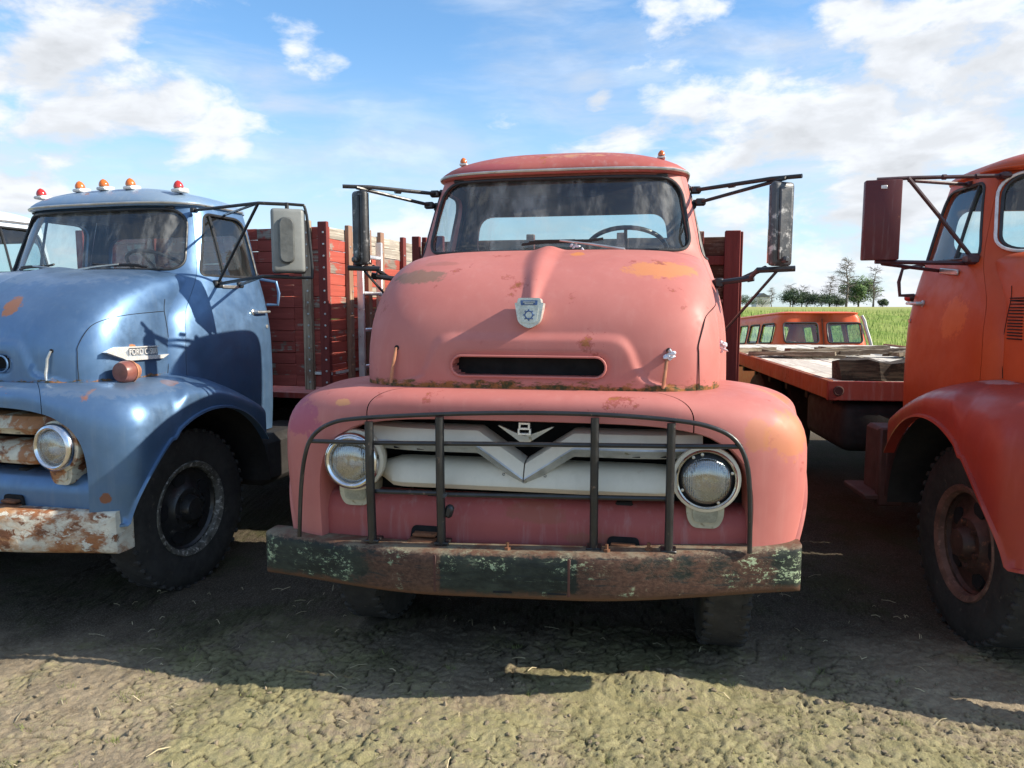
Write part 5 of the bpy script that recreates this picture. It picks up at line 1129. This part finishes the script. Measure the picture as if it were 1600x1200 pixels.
# ------------------------------------------------------------------ orange van beyond the flatbed
def build_van():
    t = thing('van', 'orange panel van with two square rear windows parked beyond the flatbed', 'van', (6.46, 14.9, gz(6.4, 15.5) + .15), rot=(R(-3.2), 0, R(-.5))); t.scale = (1.05, 1.05, 1.05)
    W_ = lambda z: .965 - .10 * float(sstep(1.05, 1.75, z)) - .085 * float(sstep(1.70, 1.84, z)) ; y0 = lambda z: .0 + .14 * float(sstep(1.05, 1.8, z)); y1 = lambda z: 4.2 - .55 * float(sstep(1.1, 1.8, z))
    zs = list(np.linspace(.35, 1.72, 22)) + [1.76, 1.80, 1.825]
    def ring(z, off):
        out = []
        for k in range(112):
            a = 2 * math.pi * k / 112; e = 2 / 11; s, c = math.sin(a), math.cos(a)
            out.append(((W_(z) - off) * math.copysign(abs(s) ** e, s), (y0(z) + y1(z)) / 2 - ((y1(z) - y0(z)) / 2 - off) * math.copysign(abs(c) ** e, c), z - (off if z > 1.8 else 0)))
        out.append(out[0]); return out
    A = np.array([ring(z, 0) for z in zs]); B = np.array([ring(z, .03) for z in zs])
    mb = MB(); mb.shell(A, B); bm = bmesh.new(); me = mb.mesh('body', M['van']); bm.from_mesh(me); bmesh.ops.remove_doubles(bm, verts=bm.verts, dist=1e-5); bmesh.ops.recalc_face_normals(bm, faces=bm.faces); bm.to_mesh(me); bm.free()
    b = bpy.data.objects.new('body', me); COL.objects.link(b)
    rear = [rpoly([(-.77 + o, 1.24), (-.09 + o, 1.24), (-.09 + o, 1.635), (-.77 + o, 1.635)], .07, 5) for o in (0, .86)]
    side = [rpoly([(a, 1.24), (c, 1.24), (c - .02, 1.63), (a + .02, 1.63)], .06, 5) for a, c in ((.30, 1.02), (1.16, 1.80), (1.94, 2.55), (2.75, 3.3))]
    cut = MB()
    for o in rear: cut.prism(o, lambda x, z: (x, -.3, z), lambda x, z: (x, .4, z))
    boolean(b, cut); cut = MB()
    for o in side: cut.prism(o, lambda y, z: (-1.2, y, z), lambda y, z: (1.2, y, z))
    boolean(b, cut); cut = MB(); cut.prism(rpoly([(-.74, 1.22), (.74, 1.22), (.68, 1.66), (-.68, 1.66)], .08, 4), lambda x, z: (x, 3.0, z), lambda x, z: (x, 4.6, z)); boolean(b, cut); b.parent = t
    rf = MB(); rr = []
    for k, zz in [(1.0, 1.805), (1.02, 1.822), (1.02, 1.835), (.98, 1.852), (.90, 1.868), (.7, 1.882), (.4, 1.89), (.001, 1.893)]:
        rr.append([((x) * k, 2.0 + (y - 2.0) * k, zz) for x, y, z in ring(1.82, 0)[:-1]])
    rf.grid(rr, wrap=True); rf.build('roof', M['van'], t)
    for o in rear:
        g = MB(); g.add([(x, y0(z) + .02, z) for x, z in o], [tuple(range(len(o)))]); p = g.build('rear_window', M['back_glass'], t)
        s = MB(); s.tube([(x, y0(z) - .002, z) for x, z in densify(o, .1)], .016, 6, True); s.build('window_seal', M['seal'], p)
    for o in side:
        for sd in (-1, 1):
            g = MB(); g.add([(sd * (W_(z) - .02), y, z) for y, z in o], [tuple(range(len(o)))]); p = g.build('side_window', M['back_glass'], t)
            s = MB(); s.tube([(sd * (W_(z) + .002), y, z) for y, z in densify(o, .1)], .015, 6, True); s.build('window_seal', M['seal'], p)
    gp = MB(); gp.tube([(0, y0(z) - .001, z) for z in np.linspace(.5, 1.72, 12)], .006, 5); gp.build('door_gap', M['void'], t)
    cr = MB(); cr.tube([(W_(z) + .005, y0(z) + .07, z) for z in np.linspace(.6, 1.78, 12)], .035, 6); cr.build('corner_trim', M['van_trim'], t)
    it = MB(); it.box((0, 2.0, .75), (1.7, 3.8, .1)); it.box((.35, 2.9, 1.0), (.45, .15, .60), None, .05); it.box((-.45, 2.9, 1.0), (.45, .12, .6), None, .05); it.build('seats', M['seat'], t)
    bp = MB(); bp.box((0, -.05, .55), (1.85, .08, .14), None, .03); bp.build('bumper', M['dull_chrome'], t)
    for s in (1, -1):
        l = MB(); l.box((s * .82, -.0, .92), (.12, .05, .26), None, .02); l.build('tail_lamp', M['redlens'], t)
        for y in (.75, 3.2):
            w = MB(); w.lathe([(.0, .09), (.17, .09), (.2, .1), (.31, .09), (.33, .05), (.33, -.09), (.2, -.1), (0, -.1)], (s * .82, y, .33), (s, 0, 0), 28); w.build('wheel', M['rubber'], t)
build_van()

# ------------------------------------------------------------------ trees on the rise
def branch(mb, p, d, L, r, depth, rr, droop, spread, leaves=None, kids=4):
    n = 4; pts = [p]; q = p.copy(); dd = d.copy()
    for k in range(n):
        dd = (dd + Vector((rr.gauss(0, .10), rr.gauss(0, .10), rr.gauss(0, .08) - droop))).normalized(); q = q + dd * L / n; pts.append(q.copy())
    mb.tube(pts, [r * (1 - .75 * k / n) for k in range(n + 1)], 4, caps=False)
    if leaves is not None and depth <= 1: leaves.extend(pts[2:])
    if depth > 0:
        for k in range(kids):
            t = rr.uniform(.25, 1); b = pts[min(n, int(t * n))]; ax = Vector((rr.gauss(0, 1), rr.gauss(0, 1), rr.gauss(0, .5))).normalized()
            nd = (dd + ax * spread).normalized(); branch(mb, b, nd, L * rr.uniform(.42, .68), r * .5, depth - 1, rr, droop, spread, leaves, kids)
def bare_tree(label, x, y, h, seed, spread_r=.28, group='trees on the rise'):
    rr = random.Random(seed); t = thing('bare_tree', label, 'tree', (x, y, gz(x, y) - .1), group=group)
    tr = MB(); pts = [Vector((rr.gauss(0, .02) * k, rr.gauss(0, .02) * k, h * k / 9)) for k in range(10)]; tr.tube(pts, [h * .026 * (1 - .88 * k / 9) for k in range(10)], 6); tr.build('trunk', M['bark'], t)
    b = MB()
    for k in range(70):
        f = rr.uniform(.12, 1.0) ** .8; i = min(8, int(f * 9)); p = pts[i].lerp(pts[i + 1], f * 9 - i); a = rr.uniform(0, 6.283); L = h * spread_r * (1.12 - f) ** .45 * (.35 + f) ** .5 * rr.uniform(.5, 1.15)
        branch(b, p, Vector((math.cos(a), math.sin(a), .55)), max(.25, L), h * .0065, 1, rr, .10, .9, None, 7)
    o = b.build('branches', M['bark'], t, smooth=False, recalc=False); return t
def leafy_tree(name, label, x, y, h, w, seed, mat, trunk=.25, cat='tree', nleaf=2600, group='trees on the rise'):
    rr = random.Random(seed); t = thing(name, label, cat, (x, y, gz(x, y) - .1), group=group)
    tr = MB(); tr.tube([(0, 0, 0), (.03, .02, h * .3), (0, 0, h * .6)], [h * .03, h * .022, h * .01], 6); tips = []
    for k in range(16):
        a = rr.uniform(0, 6.283); branch(tr, Vector((0, 0, h * rr.uniform(trunk, .55))), Vector((math.cos(a), math.sin(a), rr.uniform(.3, 1.2))).normalized(), w * .42 * rr.uniform(.6, 1), h * .010, 1, rr, -.02, .8, tips, 4)
    tr.build('trunk', M['bark_green'], t, smooth=False, recalc=False)
    lf = MB(); vs = []; fs = []; cl = []
    for k in range(44):
        while True:
            p = Vector((rr.uniform(-1, 1), rr.uniform(-1, 1), rr.uniform(-1, 1)))
            if .35 < p.length < 1: break
        cl.append((Vector((p.x * w * .44, p.y * w * .44, h * (.58 + .36 * p.z * (1 - .15 * abs(p.x))))), rr.uniform(.10, .22) * w))
    for k in range(nleaf):
        c, r = cl[rr.randrange(len(cl))]; d = Vector((rr.gauss(0, 1), rr.gauss(0, 1), rr.gauss(0, .8))).normalized(); p = c + d * r * rr.random() ** .4
        if p.z < h * .06: continue
        s = rr.uniform(.06, .13) * (h / 4) ** .5 * 1.2; u = Vector((rr.gauss(0, 1), rr.gauss(0, 1), rr.gauss(0, 1))).normalized(); v = u.orthogonal().normalized(); o = len(vs)
        vs += [p - u * s, p + v * s * .6, p + u * s, p - v * s * .6]; fs.append((o, o + 1, o + 2, o + 3))
    lf.add(vs, fs); lf.build('crown', mat, t, smooth=False, recalc=False); return t
def at(px, D): return ((px - 800) / 1130 * D, D)
x, y = at(1319, 88); bare_tree('tall bare grey tree, highest of the trees on the rise', x, y, 5.9, 5, .34)
x, y = at(1361, 86); bare_tree('bare grey tree standing apart at the right end of the row', x, y, 4.7, 8, .27)
x, y = at(1293, 90); bare_tree('low bare tree left of the tallest bare tree', x, y, 3.8, 11, .36)
x, y = at(1250, 92); bare_tree('thin bare tree rising out of the dark hedge', x, y, 2.7, 15, .5)
x, y = at(1232, 94); bare_tree('twiggy bare tree over the left end of the dark hedge', x, y, 3.0, 17, .4)
x, y = at(1203, 120); bare_tree('faint bare tree far off beside the white building', x, y, 3.4, 19, .3)
x, y = at(1338, 92); leafy_tree('leafy_tree', 'rounded fresh green leafy tree between two bare trees', x, y, 4.0, 4.3, 3, M['leaf'], nleaf=6500)
for px, D, h, w, sd, lab in ((1236, 90, 2.3, 3.6, 1, 'dark bush at the left end of the hedge'), (1258, 91, 2.0, 3.6, 2, 'dark bush second from the left in the hedge'), (1281, 89, 1.7, 3.4, 4, 'low bush below the low bare tree'), (1304, 89, 1.6, 3.0, 6, 'small bush at the foot of the tallest bare tree'), (1376, 86, 1.0, 1.3, 7, 'small round bush alone right of the trees')):
    x, y = at(px, D); leafy_tree('bush', lab, x, y, h, w, sd, M['leaf_dark'], .02, 'bush', 2800, 'bushes along the rise')
for px, D, h, w, sd, lab in ((1166, 150, 2.6, 3.2, 9, 'far bush beside the red stake post'), (1188, 150, 1.9, 4.0, 10, 'far bush in front of the white building'), (1152, 150, 3.4, 3.4, 12, 'far tall bush half hidden by the stake post')):
    x, y = at(px, D); leafy_tree('bush', lab, x, y, h, w, sd, M['leaf_dark'], .05, 'bush', 1200, 'bushes along the rise')
def far_house():
    x, y = at(1186, 165); t = thing('shed', 'tiny white shed with grey roof far behind the bushes', 'shed', (x, y, gz(x, y)))
    w = MB(); w.box((0, 0, 1.1), (3.0, 3.5, 2.2)); w.build('wall', M['far_building'], t)
    r = MB(); r.prism([(-1.7, 2.18), (1.7, 2.18), (0, 3.1)], lambda a, b: (a, -1.9, b), lambda a, b: (a, 1.9, b)); r.build('roof', M['mirror_boss'], t)
far_house()

# ------------------------------------------------------------------ grass, straw, crumbs
def blades(name, label, n, region, h0, h1, w, mat, seed, lean=.35):
    rr = np.random.RandomState(seed); vs = []; fs = []
    for k in range(n):
        x, y = region(rr); h = rr.uniform(h0, h1); a = rr.uniform(0, 6.283); l = rr.uniform(-lean, lean) * h; z = gz(x, y) - .01 if y < 9 else float(terrain(x, y)) - .02; o = len(vs); dx, dy = math.cos(a) * w, math.sin(a) * w
        vs += [(x - dx, y - dy, z), (x + dx, y + dy, z), (x + l, y + l * .4, z + h)]; fs.append((o, o + 1, o + 2))
    mb = MB(); mb.add(vs, fs); o = mb.build(name, mat, smooth=False, recalc=False); o['kind'] = 'stuff'; o['label'] = label; return o
def field_pt(rr):
    y = 15 + 50 * rr.rand() ** 1.6; return rr.uniform(-.10, .70) * y, y
blades('grass', 'tall green grass of the field beyond the trucks', 26000, field_pt, .12, .42, .022, M['grass'], 3)
def lot_pt(rr):
    while True:
        x, y = rr.uniform(-2.4, 2.2), rr.uniform(2.25, 3.6)
        if moss_amount(np.array([x]), np.array([y]))[0] > rr.uniform(.35, .8): return x, y
blades('moss_tuft', 'short moss and weed blades on the lot', 9000, lot_pt, .004, .015, .0022, M['leaf_moss'] if 'leaf_moss' in M else M.setdefault('leaf_moss', plain('moss blade', (.20, .21, .06), .9, 0, .4, 6)), 5, .8)
def weed_pt(rr):
    k = rr.randint(46); q = np.random.RandomState(500 + k); cx, cy = q.uniform(-1.9, 2.1), q.uniform(2.32, 3.3); return cx + rr.normal(0, .016), cy + rr.normal(0, .013)
blades('weed', 'small tufts of young grass in the cracked soil', 1000, weed_pt, .012, .040, .0016, M['weed'] if 'weed' in M else M.setdefault('weed', plain('young grass', (.17, .20, .055), .8, 0, .35, 9)), 6, .7)
def straw():
    rr = random.Random(12); mb = MB()
    for k in range(150):
        x, y = rr.uniform(-2.3, 2.1), rr.uniform(2.3, 4.2); a = rr.uniform(0, 6.283); L = rr.uniform(.015, .085); z = gz(x, y); r = rr.uniform(.0008, .0019)
        x2, y2 = x + math.cos(a) * L, y + math.sin(a) * L; mb.tube([(x, y, z + .004), ((x + x2) / 2, (y + y2) / 2, max(z, gz((x + x2) / 2, (y + y2) / 2)) + .006 + rr.uniform(0, .006)), (x2, y2, gz(x2, y2) + .004)], r, 3, caps=False)
    o = mb.build('straw', M['straw'], smooth=False, recalc=False); o['kind'] = 'stuff'; o['label'] = 'bits of dry straw on the soil'
straw()
def crumbs():
    rr = random.Random(33); mb = MB()
    for k in range(1100):
        x, y = rr.uniform(-2.4, 2.2), 2.25 + .75 * rr.random() ** 1.2
        if x < -.7 and rr.random() < .7: continue
        s = .0022 + .011 * rr.random() ** 4; mb.ico((x, y, gz(x, y) + s * .15), (s * rr.uniform(.8, 1.5), s * rr.uniform(.8, 1.4), s * rr.uniform(.6, 1)), 1, .3, k)
    o = mb.build('soil_crumbs', M['clod'], smooth=False, recalc=False); o['kind'] = 'stuff'; o['label'] = 'crumbs and clods of dry soil'
crumbs()
